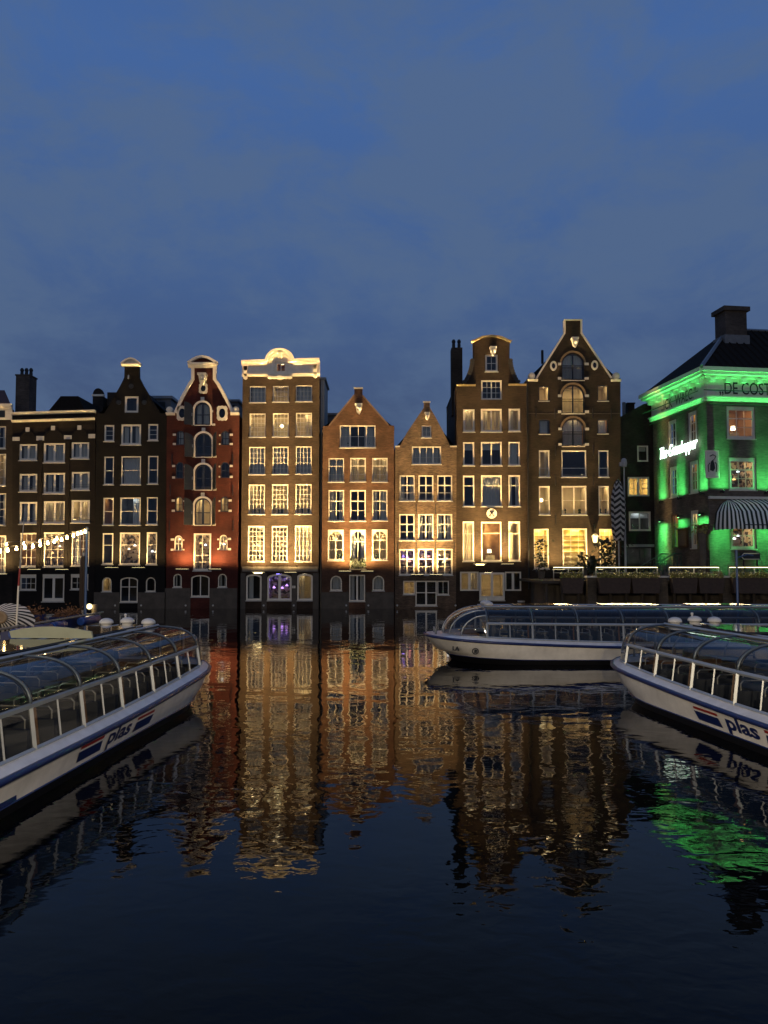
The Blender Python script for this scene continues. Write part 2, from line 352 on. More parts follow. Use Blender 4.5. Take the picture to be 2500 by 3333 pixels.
tag(MB().quad((-260, -.9, 0), (260, -.9, 0), (260, 69, 0), (-260, 69, 0)).build('water', water_material()), kind='structure')
paving = mat('street_paving', (.11, .10, .09), .85, var=.3, vscale=1.2, bump=.3)
tag(MB().box(-260, 260, 66.5, 2200, -.6, 1.3).build('ground', paving), kind='structure')
tag(MB().box(-60, 60, -45, -.9, -.6, 2.0).build('quay', paving), kind='structure')

# ------------------------------------------------------------------ houses
ROOTS = []
DF = 64.4           # distance of the row of houses, from the waterline under them
class Facade:
    """a wall plane: local x along it, local y into the building, local z up"""
    def __init__(s, p0, yaw, T):
        s.p0 = Vector((p0[0], p0[1], 0)); s.d = Vector((math.cos(yaw), math.sin(yaw), 0)); s.n = Vector((-math.sin(yaw), math.cos(yaw), 0)); s.yaw = yaw; s.T = T
        s.xf = None; s.holes = []; s.root = None
    def P(s, x, y, off=0.0):
        px, py = s.T[0] + x * s.T[2], s.T[1] + y * s.T[2]
        r = ray(px, py); t = (s.p0 + s.n * off - CAMP).dot(s.n) / r.dot(s.n); h = CAMP + r * t
        return ((h - s.p0).dot(s.d), h.z)
    def rect(s, r):
        x0, x1, y0, y1 = r; ym, xm = (y0 + y1) / 2, (x0 + x1) / 2
        return s.P(x0, ym)[0], s.P(x1, ym)[0], s.P(xm, y1)[1], s.P(xm, y0)[1]
    def b(s, mb, name, m, parent=None, **kw): return mb.build(name, m, parent or s.root, xf=s.xf, **kw)
    def world(s, u, y, z): return s.p0 + s.d * u + s.n * y + Vector((0, 0, z))
def house(name, x0, T, label, cat='house', Y=DF):
    px = T[0] + x0 * T[2]; p = at_depth(px, 1980, Y)
    h = Facade((p.x, Y), 0.0, T); h.root = empty(name, (p.x, Y, 0), 0, label, cat)
    if Y == DF: ROOTS.append((p.x, h.root))
    return h

LAMP = {}
def lamp_mat(col, s):
    k = 'room_lamp_%d_%d_%d_%d' % (int(col[0] * 99), int(col[1] * 99), int(col[2] * 99), int(s * 10))
    return emit(k, col, s)
def curtain(h, win, u0, u1, z0, z1, y, m, folds=7):
    n = max(3, int((u1 - u0) / .07)); c = MB()
    c.grid(lambda a, b: (u0 + (u1 - u0) * a + .01 * math.sin(9 * a + u0), y + .035 * math.sin(a * n * 2.1 + u0 * 3), z0 + (z1 - z0) * b), n * 2, 1)
    h.b(c, 'curtain', m, win, smooth=True)
def room(h, win, r, kind):
    u0, u1, z0, z1 = r; a, b_, c, d = u0 - .08, u1 + .08, z0 - .05, z1 + .1; y0, dep = .31, 1.7; d = z1 + .19
    k = kind[0]
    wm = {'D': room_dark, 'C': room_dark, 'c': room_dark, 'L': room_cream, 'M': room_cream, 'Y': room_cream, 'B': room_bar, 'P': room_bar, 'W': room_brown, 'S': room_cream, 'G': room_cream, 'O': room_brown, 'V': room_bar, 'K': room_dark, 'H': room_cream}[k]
    m = MB(); y1 = y0 + dep
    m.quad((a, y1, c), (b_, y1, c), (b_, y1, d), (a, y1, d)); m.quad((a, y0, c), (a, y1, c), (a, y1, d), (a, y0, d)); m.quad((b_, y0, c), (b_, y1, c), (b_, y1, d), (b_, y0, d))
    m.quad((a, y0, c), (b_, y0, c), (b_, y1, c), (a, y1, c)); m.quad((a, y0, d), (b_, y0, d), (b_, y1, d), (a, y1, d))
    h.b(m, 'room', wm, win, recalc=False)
    w, t = u1 - u0, z1 - z0
    col, s = {'L': ((1, .74, .38), 5.0), 'M': ((1, .76, .42), 2.2), 'Y': ((1, .72, .26), 10.0), 'B': ((1, .72, .36), 9.0), 'P': ((.45, .28, 1), 5.0), 'W': ((1, .66, .3), 2.0), 'S': ((1, .74, .24), 17.0),
              'G': ((1, .78, .4), 4.0), 'O': ((1, .52, .2), 6.0), 'V': ((.25, .2, 1), 8.0), 'K': ((.8, .9, 1), 3.5), 'H': ((1, .8, .5), 1.0)}.get(k, (None, 0))
    if col:
        lw, ld = min(.55, w * .4), .4; uc = (u0 + u1) / 2 + random.uniform(-.15, .15) * w
        lp = MB().box(uc - lw / 2, uc + lw / 2, .34, .34 + ld, z1 + .13, z1 + .17)
        h.b(lp, 'ceiling_lamp', lamp_mat(col, s * {'L': 9, 'M': 8, 'G': 9, 'Y': 9, 'S': 8, 'H': 9, 'W': 8}.get(k, 6)), win)
    if k in 'BPV':    # pendant shades, bottles and people-high clutter on a counter
        for i in range(3 if w > .9 else 2):
            uu = u0 + w * (.2 + .3 * i + random.uniform(-.06, .06)); zz = z0 + t * random.uniform(.35, .8)
            cc = random.choice([(1, .8, .5), (1, .55, .2), (.95, .95, 1)] if k == 'B' else [(.35, .2, 1), (.6, .3, 1), (1, .35, .3)])
            h.b(MB().lathe([(.02, .14), (.05, .1), (.13, 0), (.11, -.03), (.001, -.02)], 8, (uu, 1.0 + .3 * i, zz)), 'pendant_lamp', lamp_mat(cc, 3.2), win)
        sh = MB()
        for i in range(4): sh.box(u0, u1, 1.5, 1.85, z0 + t * (.12 + .22 * i), z0 + t * (.12 + .22 * i) + .03)
        h.b(sh, 'shelf', mat('bar_shelf', (.2, .11, .05), .6), win)
    if k == 'G':
        h.b(MB().ball(((u0 + u1) / 2 - .05, 1.1, z0 + t * .55), .17), 'globe_lamp', lamp_mat((1, .8, .42), 5.5), win, smooth=True)
    if k == 'S':
        zb = z0 + t * .38; n = 12; bl = MB()
        bl.grid(lambda p, q: (u0 + .03 + (u1 - u0 - .06) * p, .5 + .05 * math.sin(q * 26), zb + (z1 - .02 - zb) * q), 2, 40)
        h.b(bl, 'roman_blind', blind_m, win, smooth=True)
        sh = MB()
        for i in range(3): sh.box(u0 + .1, u1 - .05, 1.2, 1.6, z0 + t * (.08 + .11 * i), z0 + t * (.08 + .11 * i) + .035)
        h.b(sh, 'shelf', mat('bar_shelf', (.2, .11, .05), .6), win)
    if k == 'O':      # table lamp with a white shade on a cabinet
        uc = (u0 + u1) / 2 - .05
        h.b(MB().lathe([(.18, 0), (.15, .3)], 12, (uc, 1.0, z0 + .62)), 'lamp_shade', lamp_mat((1, .86, .55), 6.0), win)
        h.b(MB().box(uc - .3, uc + .45, .9, 1.3, z0 - .04, z0 + .42), 'cabinet', mat('light_cabinet', (.6, .5, .3), .5), win)
        h.b(MB().tube([(uc, 1, z0 + .42), (uc, 1, z0 + .64)], .03), 'lamp_stand', blackiron, win)
        h.b(MB().tube([(u0, 1.5, z0 + 1.5), (uc - .1, 1.5, z0 + .1)], .05), 'stair_rail', mat('stair_wood', (.3, .15, .07), .5), win)
    cm = curtain_cream if k in 'LMYGH' else curtain_grey
    ex = kind[1:] if len(kind) > 1 else ''
    if k == 'C': curtain(h, win, u0 + .03, u1 - .03, z0 + .03, z1 - .02, .36, curtain_grey)
    if k == 'c' or 'p' in ex:
        curtain(h, win, u0 + .02, u0 + w * .3, z0 + .03, z1 - .02, .36, cm); curtain(h, win, u1 - w * .3, u1 - .02, z0 + .03, z1 - .02, .36, cm)
    if 'l' in ex: curtain(h, win, u0 + .02, u0 + w * .42, z0 + .03, z1 - .02, .36, cm)
    if 'r' in ex: curtain(h, win, u1 - w * .42, u1 - .02, z0 + .03, z1 - .02, .36, cm)
    if 'f' in ex: curtain(h, win, u0 + .03, u1 - .03, z0 + .03, z1 - .02, .38, cm)
    if 't' in ex:   # roller blind pulled down part way
        h.b(MB().quad((u0, .36, z1 - t * .3), (u1, .36, z1 - t * .3), (u1, .36, z1), (u0, .36, z1)), 'roller_blind', curtain_cream if k in 'LMYGH' else curtain_grey, win)
    if 'g' in ex:   # things standing on the window ledge
        g = MB()
        for i in range(4):
            uu = u0 + w * random.uniform(.1, .9); g.lathe([(.05, 0), (.07, .1), (.03, .22), (.09, .3), (.04, .42), (.001, .45)], 6, (uu, .42, z0))
        h.b(g, 'ledge_clutter', mat('ledge_things', (.05, .08, .04), .7), win)

def window(h, r, room_kind='D', cols=1, rows=1, arch=None, fw=.1, fb=None, ft=None, frame=None, mw=.035, vs=None, hs=None, sill=True, recess=.07, name='window', rail=0, hole=True, uz=None, fan=False, header=0.0):
    u0, u1, z0, z1 = uz or h.rect(r)
    fb = fw if fb is None else fb; ft = fw if ft is None else ft
    outer = shape(u0, u1, z0, z1, arch)
    if hole: h.holes.append(outer)
    e = .004
    outer_f = shape(u0 + e, u1 - e, z0 + e, z1 - e, arch)
    inner = shape(u0 + fw, u1 - fw, z0 + fb, z1 - ft, arch)
    if fan: inner = shape(u0 + fw, u1 - fw, z0 + fb, z1 - ft, 'round', 14)
    fm = frame or white; y = recess
    m = MB(); m.prism(outer_f, y, y + .1, [inner])
    a, b_, c, d = u0 + fw, u1 - fw, z0 + fb, z1 - ft
    V = [(a + (b_ - a) * i / cols, mw) for i in range(1, cols)] if vs is None else [(a + (b_ - a) * f, w) for f, w in vs]
    Hh = [(c + (d - c) * i / rows, mw) for i in range(1, rows)] if hs is None else [(c + (d - c) * f, w) for f, w in hs]
    for u, w in V:
        for q in [clip(inner, u - w / 2, u + w / 2, c, d)]:
            if q: m.prism(q, y + .02, y + .075)
    for z, w in Hh:
        q = clip(inner, a, b_, z - w / 2, z + w / 2)
        if q: m.prism(q, y + .022, y + .073)
    if fan:
        zc = c + (d - c) * .68
        for sgn in (-1, 1):
            m.tube([((a + b_) / 2, y + .05, zc), ((a + b_) / 2 + sgn * (b_ - a) * .36, y + .05, d - (b_ - a) * .12)], .03, 4)
    if header: m.box(u0 + e, u1 - e, y - .03, y + .05, z1 - header, z1 - e)
    win = h.b(m, name, fm)
    us = [a] + [u for u, _ in V] + [b_]; zs = [c] + [z for z, _ in Hh] + [d]
    for i in range(len(us) - 1):
        for j in range(len(zs) - 1):
            q = clip(inner, us[i], us[i + 1], zs[j], zs[j + 1])
            if q:
                pm = MB(); pm.v = [(u, y + .05, z) for u, z in q]; pm.f = [tuple(range(len(q)))]
                h.b(pm, 'pane', pane_m, win, recalc=False)
    if sill: h.b(MB().box(u0 - .05, u1 + .05, -.04, recess + .03, z0 - .075, z0 - .004), 'sill', stone, win)
    for i in range(rail):
        zz = z0 + fb + .12 + .16 * i
        h.b(MB().tube([(u0 + .02, -.02, zz), (u1 - .02, -.02, zz)], .014, 5), 'guard_rail', zinc, win)
    room(h, win, (a, b_, c, d), room_kind)
    return win
def row(h, rects, rooms, **kw):
    return [window(h, r, rooms[i] if isinstance(rooms, (list, tuple)) else rooms[i], **kw) for i, r in enumerate(rects)]

def finish(h, outline, wallm, depth=9.0, base=None, basem=None, roof=None, sidem=None, thick=.3):
    """outline: list of (x, y) zoom points, from bottom left up and over to bottom right"""
    pts = [h.P(*p) for p in outline]
    pts[0] = (pts[1][0] if False else pts[0][0], -.6); pts[-1] = (pts[-1][0], -.6)
    pts = pts[::-1]
    h.b(MB().prism(pts, 0, thick, h.holes), 'wall', wallm)
    us = [p[0] for p in pts]; u0, u1 = min(us) + .02, max(us) - .02
    zl = h.P(*outline[1])[1]; zr = h.P(*outline[-2])[1]
    sm = sidem or wallm
    h.b(MB().box(u0, u0 + .25, thick, depth, -.6, zl - .1), 'side_wall', sm); h.b(MB().box(u1 - .25, u1, thick, depth, -.6, zr - .1), 'side_wall', sm)
    h.b(MB().box(u0 + .25, u1 - .25, depth - .25, depth, -.6, min(zl, zr) - .1), 'back_wall', sm)
    if roof == 'flat':
        h.b(MB().box(u0 + .03, u1 - .03, thick, depth, zl - .5, zl - .35), 'roof', rooftile)
    elif roof:
        ru, rz = h.P(*roof); rz -= .25
        m = MB()
        for ua, za in ((u0 - .05, zl - .12), (u1 + .05, zr - .12)):
            m.quad((ua, thick, za), (ru, thick, rz), (ru, depth, rz), (ua, depth, za)); m.quad((ua, thick, za - .12), (ru, thick, rz - .12), (ru, depth, rz - .12), (ua, depth, za - .12))
        h.b(m, 'roof', rooftile)
    return h
def flood(h, x, y, S0, reach=7.0, d=1.25, lat0=1.0, lat1=.16, col=WARM, tilt=False, label='', group='wall floodlights along the house fronts', power=2.0, start=1.1, lexp=2.6):
    """an arm-mounted floodlight bar under the first-floor windows"""
    u, z = h.P(x, y); p = h.world(u, -d, z)
    e = empty('floodlight', h.world(u, 0, z), h.yaw, label, 'floodlight', group)
    MB().box(-.03, .03, -d + .02, 0, -.03, .03).build('arm', blackiron, e)
    MB().box(-.55, .55, -d - .09, -d + .09, -.06, .05).build('housing', blackiron, e)
    ln = MB().box(-.5, .5, -d - .07, -d + .07, .054, .06)
    if tilt: ln.box(-.34, .34, -d - .105, -d - .093, -.05, .05)
    ln.build('lens', emit('flood_lens', (1, .78, .36), 5.0), e)
    washer(e, 'flood_lamp', (0, -d, .1), tuple(h.n), tuple(h.d), d, S0, reach, lat0, lat1, col, power=power, start=start, lexp=lexp)
    return e
def blocks(h, parent, rects, m=None, y=-.04, name='stone_block'):
    for r in rects:
        u0, u1, z0, z1 = h.rect(r); h.b(MB().box(u0, u1, y, .02, z0, z1), name, m or stone, parent)
def anchors(h, pts):
    for x, y in pts:
        u, z = h.P(x, y); h.b(MB().box(u - .03, u + .03, -.05, 0, z - .45, z + .45), 'wall_anchor', blackiron)
def cornice(h, x0, x1, yt, yb, m, out, name='cornice', dy=0.0):
    """horizontal moulding; dy = rise of its right end in zoom pixels"""
    (ua, za), (ub, zb) = h.P(x0, yt), h.P(x1, yt - dy); t = za - h.P(x0, yb)[1]
    mb = MB(); v = []
    for y0, k0, k1 in ((-out, .0, .42), (-out * .72, .42, .7), (-out * .45, .7, 1.0)):
        mb.quad((ua, y0, za - t * k0), (ub, y0, zb - t * k0), (ub, y0, zb - t * k1), (ua, y0, za - t * k1))
        mb.quad((ua, y0, za - t * k0), (ub, y0, zb - t * k0), (ub, .05, zb - t * k0), (ua, .05, za - t * k0))
        mb.quad((ua, y0, za - t * k1), (ub, y0, zb - t * k1), (ub, .05, zb - t * k1), (ua, .05, za - t * k1))
        for u, z in ((ua, za), (ub, zb)): mb.quad((u, y0, z - t * k0), (u, .05, z - t * k0), (u, .05, z - t * k1), (u, y0, z - t * k1))
    return h.b(mb, name, m)
def band(h, pts, w, y0, y1, m, name):
    """strip of width w (m) laid along a polyline of zoom points on the facade"""
    q = [h.P(*p) for p in pts]; mb = MB(); n = len(q); L_, R_ = [], []
    for i, p in enumerate(q):
        a, b = q[max(i - 1, 0)], q[min(i + 1, n - 1)]; dx, dz = b[0] - a[0], b[1] - a[1]; l = math.hypot(dx, dz); nx, nz = -dz / l * w / 2, dx / l * w / 2
        L_.append((p[0] + nx, p[1] + nz)); R_.append((p[0] - nx, p[1] - nz))
    mb.prism(L_ + R_[::-1], y0, y1); return h.b(mb, name, m)
def scroll(h, x, y, r, m, name='volute'):
    u, z = h.P(x, y); mb = MB()
    for k, (rr, o) in enumerate(((r, 0), (r * .62, -.05), (r * .3, -.09))):
        mb.prism([(u + rr * math.cos(a * math.pi / 6), z + rr * math.sin(a * math.pi / 6)) for a in range(12)], -.12 + o, .2 if k == 0 else -.1)
    h.b(mb, name, m)
def oculus(h, x, y, w, t, m, glassy=True, ornate=True):
    u, z = h.P(x, y); s = h.T[2] * DF / F_PX; a, b = w * s / 2, t * s / 2; mb = MB(); n = 20
    out = []
    for i in range(n):
        th = 2 * math.pi * i / n; k = 1 + (.12 * math.cos(4 * th + math.pi) if ornate else 0) + (.06 * math.cos(8 * th) if ornate else 0)
        out.append((u + a * k * math.cos(th), z + b * k * math.sin(th)))
    inn = [(u + a * .55 * math.cos(2 * math.pi * i / n), z + b * .6 * math.sin(2 * math.pi * i / n)) for i in range(n)]
    mb.prism(out, -.12, .0, [inn]); o = h.b(mb, 'oculus', m)
    g = MB(); g.v = [(p, -.015, q) for p, q in inn]; g.f = [tuple(range(n))]; h.b(g, 'pane', mat('oculus_dark', (.012, .014, .018), .15), o, recalc=False)
def bust(h, x, y, s, m, name='hoist_ornament'):
    u, z = h.P(x, y); mb = MB()
    mb.box(u - .24 * s, u + .24 * s, -.42 * s, .02, z + .18 * s, z + .3 * s)
    mb.prism([(u - .2 * s, z + .18 * s), (u - .12 * s, z - .25 * s), (u + .05 * s, z - .38 * s), (u + .15 * s, z - .2 * s), (u + .22 * s, z + .0 * s), (u + .2 * s, z + .18 * s)], -.34 * s, .02)
    mb.ball((u + .02, -.36 * s, z - .02), .15 * s, 8, 5)
    h.b(mb, name, m)
def chimney(h, x0, x1, yt, yb, y0, y1, m, pots=2, cap=True, parent=None):
    (ua, zt), (ub, _) = h.P(x0, yt, y0), h.P(x1, yt, y0); zb = h.P(x0, yb, y0)[1]
    c = h.b(MB().box(ua, ub, y0, y1, zb, zt), 'chimney', m)
    if cap: h.b(MB().box(ua - .06, ub + .06, y0 - .06, y1 + .06, zt, zt + .12), 'chimney_cap', m, c)
    for i in range(pots):
        uu = ua + (ub - ua) * (i + .5) / pots
        h.b(MB().lathe([(.13, .1), (.15, .3), (.13, .55), (.17, .6), (.17, .72), (.09, .85), (.001, .87)], 10, (uu, (y0 + y1) / 2, zt)), 'chimney_pot', blackiron, c)
    return c

T1 = (0, 1100, .41605); T2 = (500, 1100, .41605); T3 = (1020, 1100, .41597); T4 = (1440, 1040, .44317); T5 = (1980, 960, .47926)
b_h0 = brick('brown_brick_far_left', (0.0213, 0.0150, 0.0105), (0.0150, 0.0105, 0.0075), (0.0175, 0.0150, 0.0125))
b_h1 = brick('dark_umber_brick', (0.0101, 0.0065, 0.0043), (0.0067, 0.0045, 0.0031), (0.0081, 0.0067, 0.0054))
b_h2 = brick('black_brown_brick', (0.0067, 0.0052, 0.0035), (0.0044, 0.0035, 0.0025), (0.0058, 0.0052, 0.0039))
b_h3 = brick('red_painted_brick', (0.0686, 0.0158, 0.0100), (0.0541, 0.0125, 0.0083), (0.0582, 0.0142, 0.0091), mott=.18)
b_h4 = brick('tan_brown_brick', (0.0454, 0.0267, 0.0148), (0.0347, 0.0198, 0.0112), (0.0358, 0.0287, 0.0215))
b_h5 = brick('orange_brick', (0.0966, 0.0438, 0.0215), (0.0743, 0.0327, 0.0167), (0.0743, 0.0520, 0.0372))
b_h6 = brick('mottled_brick', (0.1302, 0.0807, 0.0458), (0.0704, 0.0417, 0.0260), (0.1146, 0.0938, 0.0677), mott=.55)
b_h7 = brick('ochre_brown_brick', (0.0422, 0.0259, 0.0143), (0.0328, 0.0196, 0.0109), (0.0355, 0.0272, 0.0191))
b_h8 = brick('olive_brown_brick', (0.0324, 0.0220, 0.0129), (0.0247, 0.0169, 0.0101), (0.0281, 0.0225, 0.0169))
b_dark = brick('sooty_brick', (.035, .028, .022), (.025, .02, .017), (.03, .026, .02))
b_green = brick('grey_brown_brick', (0.1200, 0.0990, 0.0780), (0.0900, 0.0750, 0.0600), (0.1020, 0.0900, 0.0780), mott=.5)
b_chim = brick('chimney_brick', (.07, .06, .05), (.05, .042, .036), (.06, .05, .045))

# -- the sliver of a house at the edge of the frame
h = house('canal_house', -330, T1, 'brown brick house with white attic cornice, beside the flat-corniced house with arched brick panels')
for x0 in (-290, -180, -60):
    row(h, [(x0, x0 + 105, 690, 865)], 'c', cols=2, rows=2); row(h, [(x0, x0 + 105, 905, 1155)], ['Mp'], cols=2, rows=4)
    row(h, [(x0, x0 + 105, 1215, 1465)], ['c'], cols=2, rows=4, rail=2); row(h, [(x0, x0 + 105, 1545, 1850)], ['Wp'], cols=3, rows=5)
finish(h, [(-330, 2110), (-330, 560), (98, 560), (98, 2110)], b_h0, roof='flat')
(ua, zt), (ub, _) = h.P(-330, 560), h.P(98, 560); zb = h.P(0, 640)[1]
wat = MB().box(ua, ub, -.06, 0, zb, zt); aw = h.b(wat, 'attic_panel', white)
cornice(h, -330, 100, 520, 562, white, .35)
u, z = h.P(10, 595); h.b(MB().box(u - .3, u + .35, -.1, -.062, z - .3, z + .28), 'attic_window', darkwood)
h.b(MB().quad((ua, .1, zt), (ub, .1, zt), (ub - 3.2, 5, zt + 2.8), (ua, 5, zt + 2.8)), 'roof', mat('red_roof_tile', (.10, .035, .022), .8, var=.3))
flood(h, -90, 1850, 6.00, 1.94, label='black floodlight bar under the windows of the brown house with white attic cornice'); flood(h, 60, 1850, 6.40, 1.63, lat0=0.64, label='black floodlight bar by the edge of the brown house with white attic cornice')

# -- house with flat double cornice and three arched brick panels
h = house('canal_house', 98, T1, 'dark brown brick house with two white cornice lines and three arched brick panels')
cas = dict(fw=.17, vs=[(.5, .17)], fb=.17, ft=.15)
row(h, [(150, 290, 830, 957), (340, 508, 822, 975), (558, 697, 815, 945)], ['C', 'C', 'C'], **cas)
row(h, [(150, 290, 1062, 1203), (340, 508, 1055, 1218), (558, 700, 1047, 1190)], ['c', 'c', 'C'], rail=2, **cas)
row(h, [(150, 290, 1282, 1455), (340, 510, 1277, 1453), (557, 702, 1268, 1445)], ['c', 'Hp', 'Mr'], rail=2, header=.16, **cas)
row(h, [(155, 290, 1525, 1790), (340, 508, 1520, 1790), (558, 697, 1515, 1783)], ['W', 'B', 'Wl'], cols=3, rows=4, header=.14)
row(h, [(155, 283, 1850, 1972), (552, 690, 1847, 1968)], ['D', 'D'], cols=3, rows=2, header=.2, ft=.3, sill=True)
window(h, (330, 503, 1848, 2062), 'D', fw=.13, vs=[(.5, .2)], fb=.28, ft=.34, header=.24, name='french_door', sill=True)
finish(h, [(98, 2110), (98, 585), (745, 568), (745, 2110)], b_h1, roof='flat')
cornice(h, 96, 750, 586, 606, white, .32, dy=20); cornice(h, 96, 744, 646, 662, white, .22, name='frieze_moulding', dy=20)
for cx, yk in ((217, 720), (416, 708), (622, 705)):
    c = []; rr = 62 if cx != 416 else 72
    band(h, [(cx - rr + rr * 2 * i / 10, yk + 62 - 52 * math.sin(math.pi * i / 10)) for i in range(11)], .13, -.03, .0, b_h1, 'arch_moulding')
    blocks(h, None, [(cx - 15, cx + 15, yk - 20, yk + 14)], name='keystone')
blocks(h, None, [(100, 155, 775, 805), (286, 346, 768, 802), (502, 562, 762, 792), (693, 745, 752, 784)], name='impost_block')
for xp in (320, 535):
    (u, za), (_, zb) = h.P(xp, 800), h.P(xp, 1800); h.b(MB().box(u - .16, u + .16, -.07, 0, zb, za), 'pilaster', b_h1)
chimney(h, 125, 232, 295, 600, 3.0, 4.4, b_chim, pots=3)
(ua, za), (ub, zb), (uc, zc), (ud, zd) = h.P(340, 585, 2), h.P(475, 455, 2), h.P(612, 455, 2), h.P(685, 580, 2)
h.b(MB().prism([(ua, za - .4), (ud, zd - .4), (uc, zc), (ub, zb)], 2.0, 6.5), 'mansard_roof', rooftile)
flood(h, 318, 1815, 8.00, 1.73, lat0=0.60, label='black floodlight bar left of the french door under arched brick panels house'); flood(h, 533, 1815, 8.00, 1.73, lat0=0.60, label='black floodlight bar right of the french door under arched brick panels house')

# -- dark neck-gable house
h = house('canal_house', 745, T1, 'almost black brick neck-gable house with small white curved pediment on top')
window(h, (975, 1083, 455, 583), 'D', fw=.17, sill=False)
row(h, [(815, 893, 680, 808), (1158, 1237, 672, 802)], ['D', 'D'], fw=.13, cols=1, rows=3, mw=.03); window(h, (947, 1103, 675, 835), 'c', fw=.16, vs=[(.5, .14)])
row(h, [(813, 890, 928, 1147), (947, 1102, 925, 1147), (1156, 1237, 922, 1142)], ['D', 'C', 'D'], hs=[(.5, .05)], header=.1)
row(h, [(806, 888, 1250, 1463), (938, 1100, 1248, 1463), (1147, 1233, 1245, 1460)], ['W', 'Kr', 'D'], hs=[(.5, .05)], header=.1)
row(h, [(800, 885, 1527, 1770), (935, 1095, 1522, 1772), (1145, 1228, 1520, 1772)], ['D', 'B', 'B'], hs=[(.62, .05)], header=.12)
row(h, [(797, 873, 1872, 1985), (1140, 1217, 1872, 1985)], ['Hr', 'D'], arch='round', fw=.09); window(h, (938, 1078, 1872, 2067), 'D', arch='seg', fw=.1, vs=[(.5, .08)], hs=[(.62, .06)], name='arched_door')
finish(h, [(738, 2110), (755, 590), (815, 590), (885, 470), (940, 375), (972, 310), (975, 222), (1088, 222), (1090, 310), (1120, 370), (1180, 470), (1255, 587), (1305, 590), (1300, 2110)], b_h2, roof=(1030, 320))
cornice(h, 955, 1100, 205, 224, white, .3, name='pediment_moulding')
n = 12; pts = [(955 + 145 * i / n, 205 - 40 * math.sin(math.pi * i / n)) for i in range(n + 1)]
q = [h.P(*p) for p in pts]; h.b(MB().prism(q[::-1], -.1, .25), 'pediment', stone); band(h, pts, .14, -.3, .3, white, 'pediment_rim')
u, z = h.P(1018, 315); h.b(MB().tube([(u - .1, -.1, z + .22), (u + .08, -.7, z - .2)], .06, 4), 'hoist_beam', white)
for x, y in ((1027, 378), (930, 505), (1130, 505)):
    u, z = h.P(x, y); h.b(MB().prism([(u + .2 * math.cos(a * math.pi / 8), z + .2 * math.sin(a * math.pi / 8)) for a in range(16)], -.06, .0), 'round_vent', darkwood)
(ua, za), (ub, zb) = h.P(735, 1980), h.P(1300, 2112); 
for a, b in ((737, 936), (1080, 1298)):
    (p, zt), (q_, _) = h.P(a, 1990), h.P(b, 1990); h.b(MB().box(p, q_, -.05, 0, -.6, zt), 'plinth', greystone)
flood(h, 913, 1800, 7.36, 1.52, lat0=0.56, label='black floodlight bar left of the arched door of the almost black house'); flood(h, 1120, 1800, 7.36, 1.52, lat0=0.56, label='black floodlight bar right of the arched door of the almost black house')

# -- red house with shutters
h = house('canal_house', 105, T2, 'red painted warehouse house with white-edged gable, black shutters and white oval windows')
dk = dict(frame=bluepaint)
for r, k in (((322, 444, 505, 680), 'C'), ((328, 455, 745, 930), 'D'), ((325, 453, 990, 1187), 'D'), ((322, 448, 1253, 1462), 'Ll')):
    window(h, r, k, arch='round', fw=.1, vs=[(.5, .17)], hs=[(.45, .07)], sill=True, frame=bluepaint, rail=1 if k == 'D' else 0)
    x0, x1, y0, y1 = r; cx = (x0 + x1) / 2; w = (x1 - x0) / 2 + 8; ys = y0 + (x1 - x0) / 2
    band(h, [(cx - w, y1)] + [(cx - w * math.cos(math.pi * i / 12), ys - w * math.sin(math.pi * i / 12)) for i in range(13)] + [(cx + w, y1)], .16, -.07, .05, white, 'arch_surround')
    blocks(h, None, [(cx - 14, cx + 14, y0 - 42, y0 - 12)], name='keystone')
    blocks(h, None, [(cx - w - 14, cx - w - 4, ys - 2, ys + 16), (cx + w + 4, cx + w + 14, ys - 2, ys + 16), (cx - w - 16, cx - w - 4, y1 - 14, y1 + 4), (cx + w + 4, cx + w + 30, y1 - 10, y1 + 6)])
    uL, uR, z0, z1 = h.rect((cx - w - 4, cx + w + 4, y0, y1)); half = (uR - uL) / 2 * .92; rise = half * .8
    for sg, uh, ang in ((-1, uL, 24), (1, uR, 58)):
        if sg == 1 and k == 'C': continue
        loop = [(0, z0 - .02), (half, z0 - .02)] + [(half * math.cos(math.pi / 2 * i / 6), z1 - rise + rise * math.sin(math.pi / 2 * i / 6)) for i in range(7)]
        loop = [(half - a, b) for a, b in loop]; sm = MB().prism(loop, -.03, .03)
        for zz in (.25, .7): sm.box(.04, half - .04, -.045, .045, z0 + (z1 - z0) * zz - .05, z0 + (z1 - z0) * zz + .05)
        mtx = Matrix.Translation((uh, -.1, 0)) @ Matrix.Rotation(R(-ang * sg), 4, 'Z') @ Matrix.Scale(sg, 4, (1, 0, 0))
        mb = MB(); mb.v = [tuple(mtx @ Vector(v)) for v in sm.v]; mb.f = sm.f
        sh = h.b(mb, 'shutter', darkwood)
        pv = mtx @ Vector((half * .12, -.06, z0 + (z1 - z0) * .45)); h.b(MB().box(pv.x - .03, pv.x + .03, pv.y - .03, pv.y + .03, pv.z - .12, pv.z + .12), 'shutter_latch', zinc, sh)
window(h, (310, 450, 1528, 1820), 'B', fw=.15, hs=[(.2, .05), (.4, .05)], vs=[(.5, .06)], name='tall_door', sill=True)
window(h, (292, 437, 1855, 2025), 'D', arch='seg', fw=.1, vs=[(.5, .08)], name='arched_door')
side = [((178, 240, 725, 838), (528, 592, 725, 838), 'CC'), ((173, 235, 970, 1100), (525, 592, 970, 1095), 'DD'), ((170, 230, 1240, 1360), (525, 583, 1240, 1360), ['L', 'L']), ((162, 225, 1545, 1665), (515, 578, 1540, 1660), 'BB')]
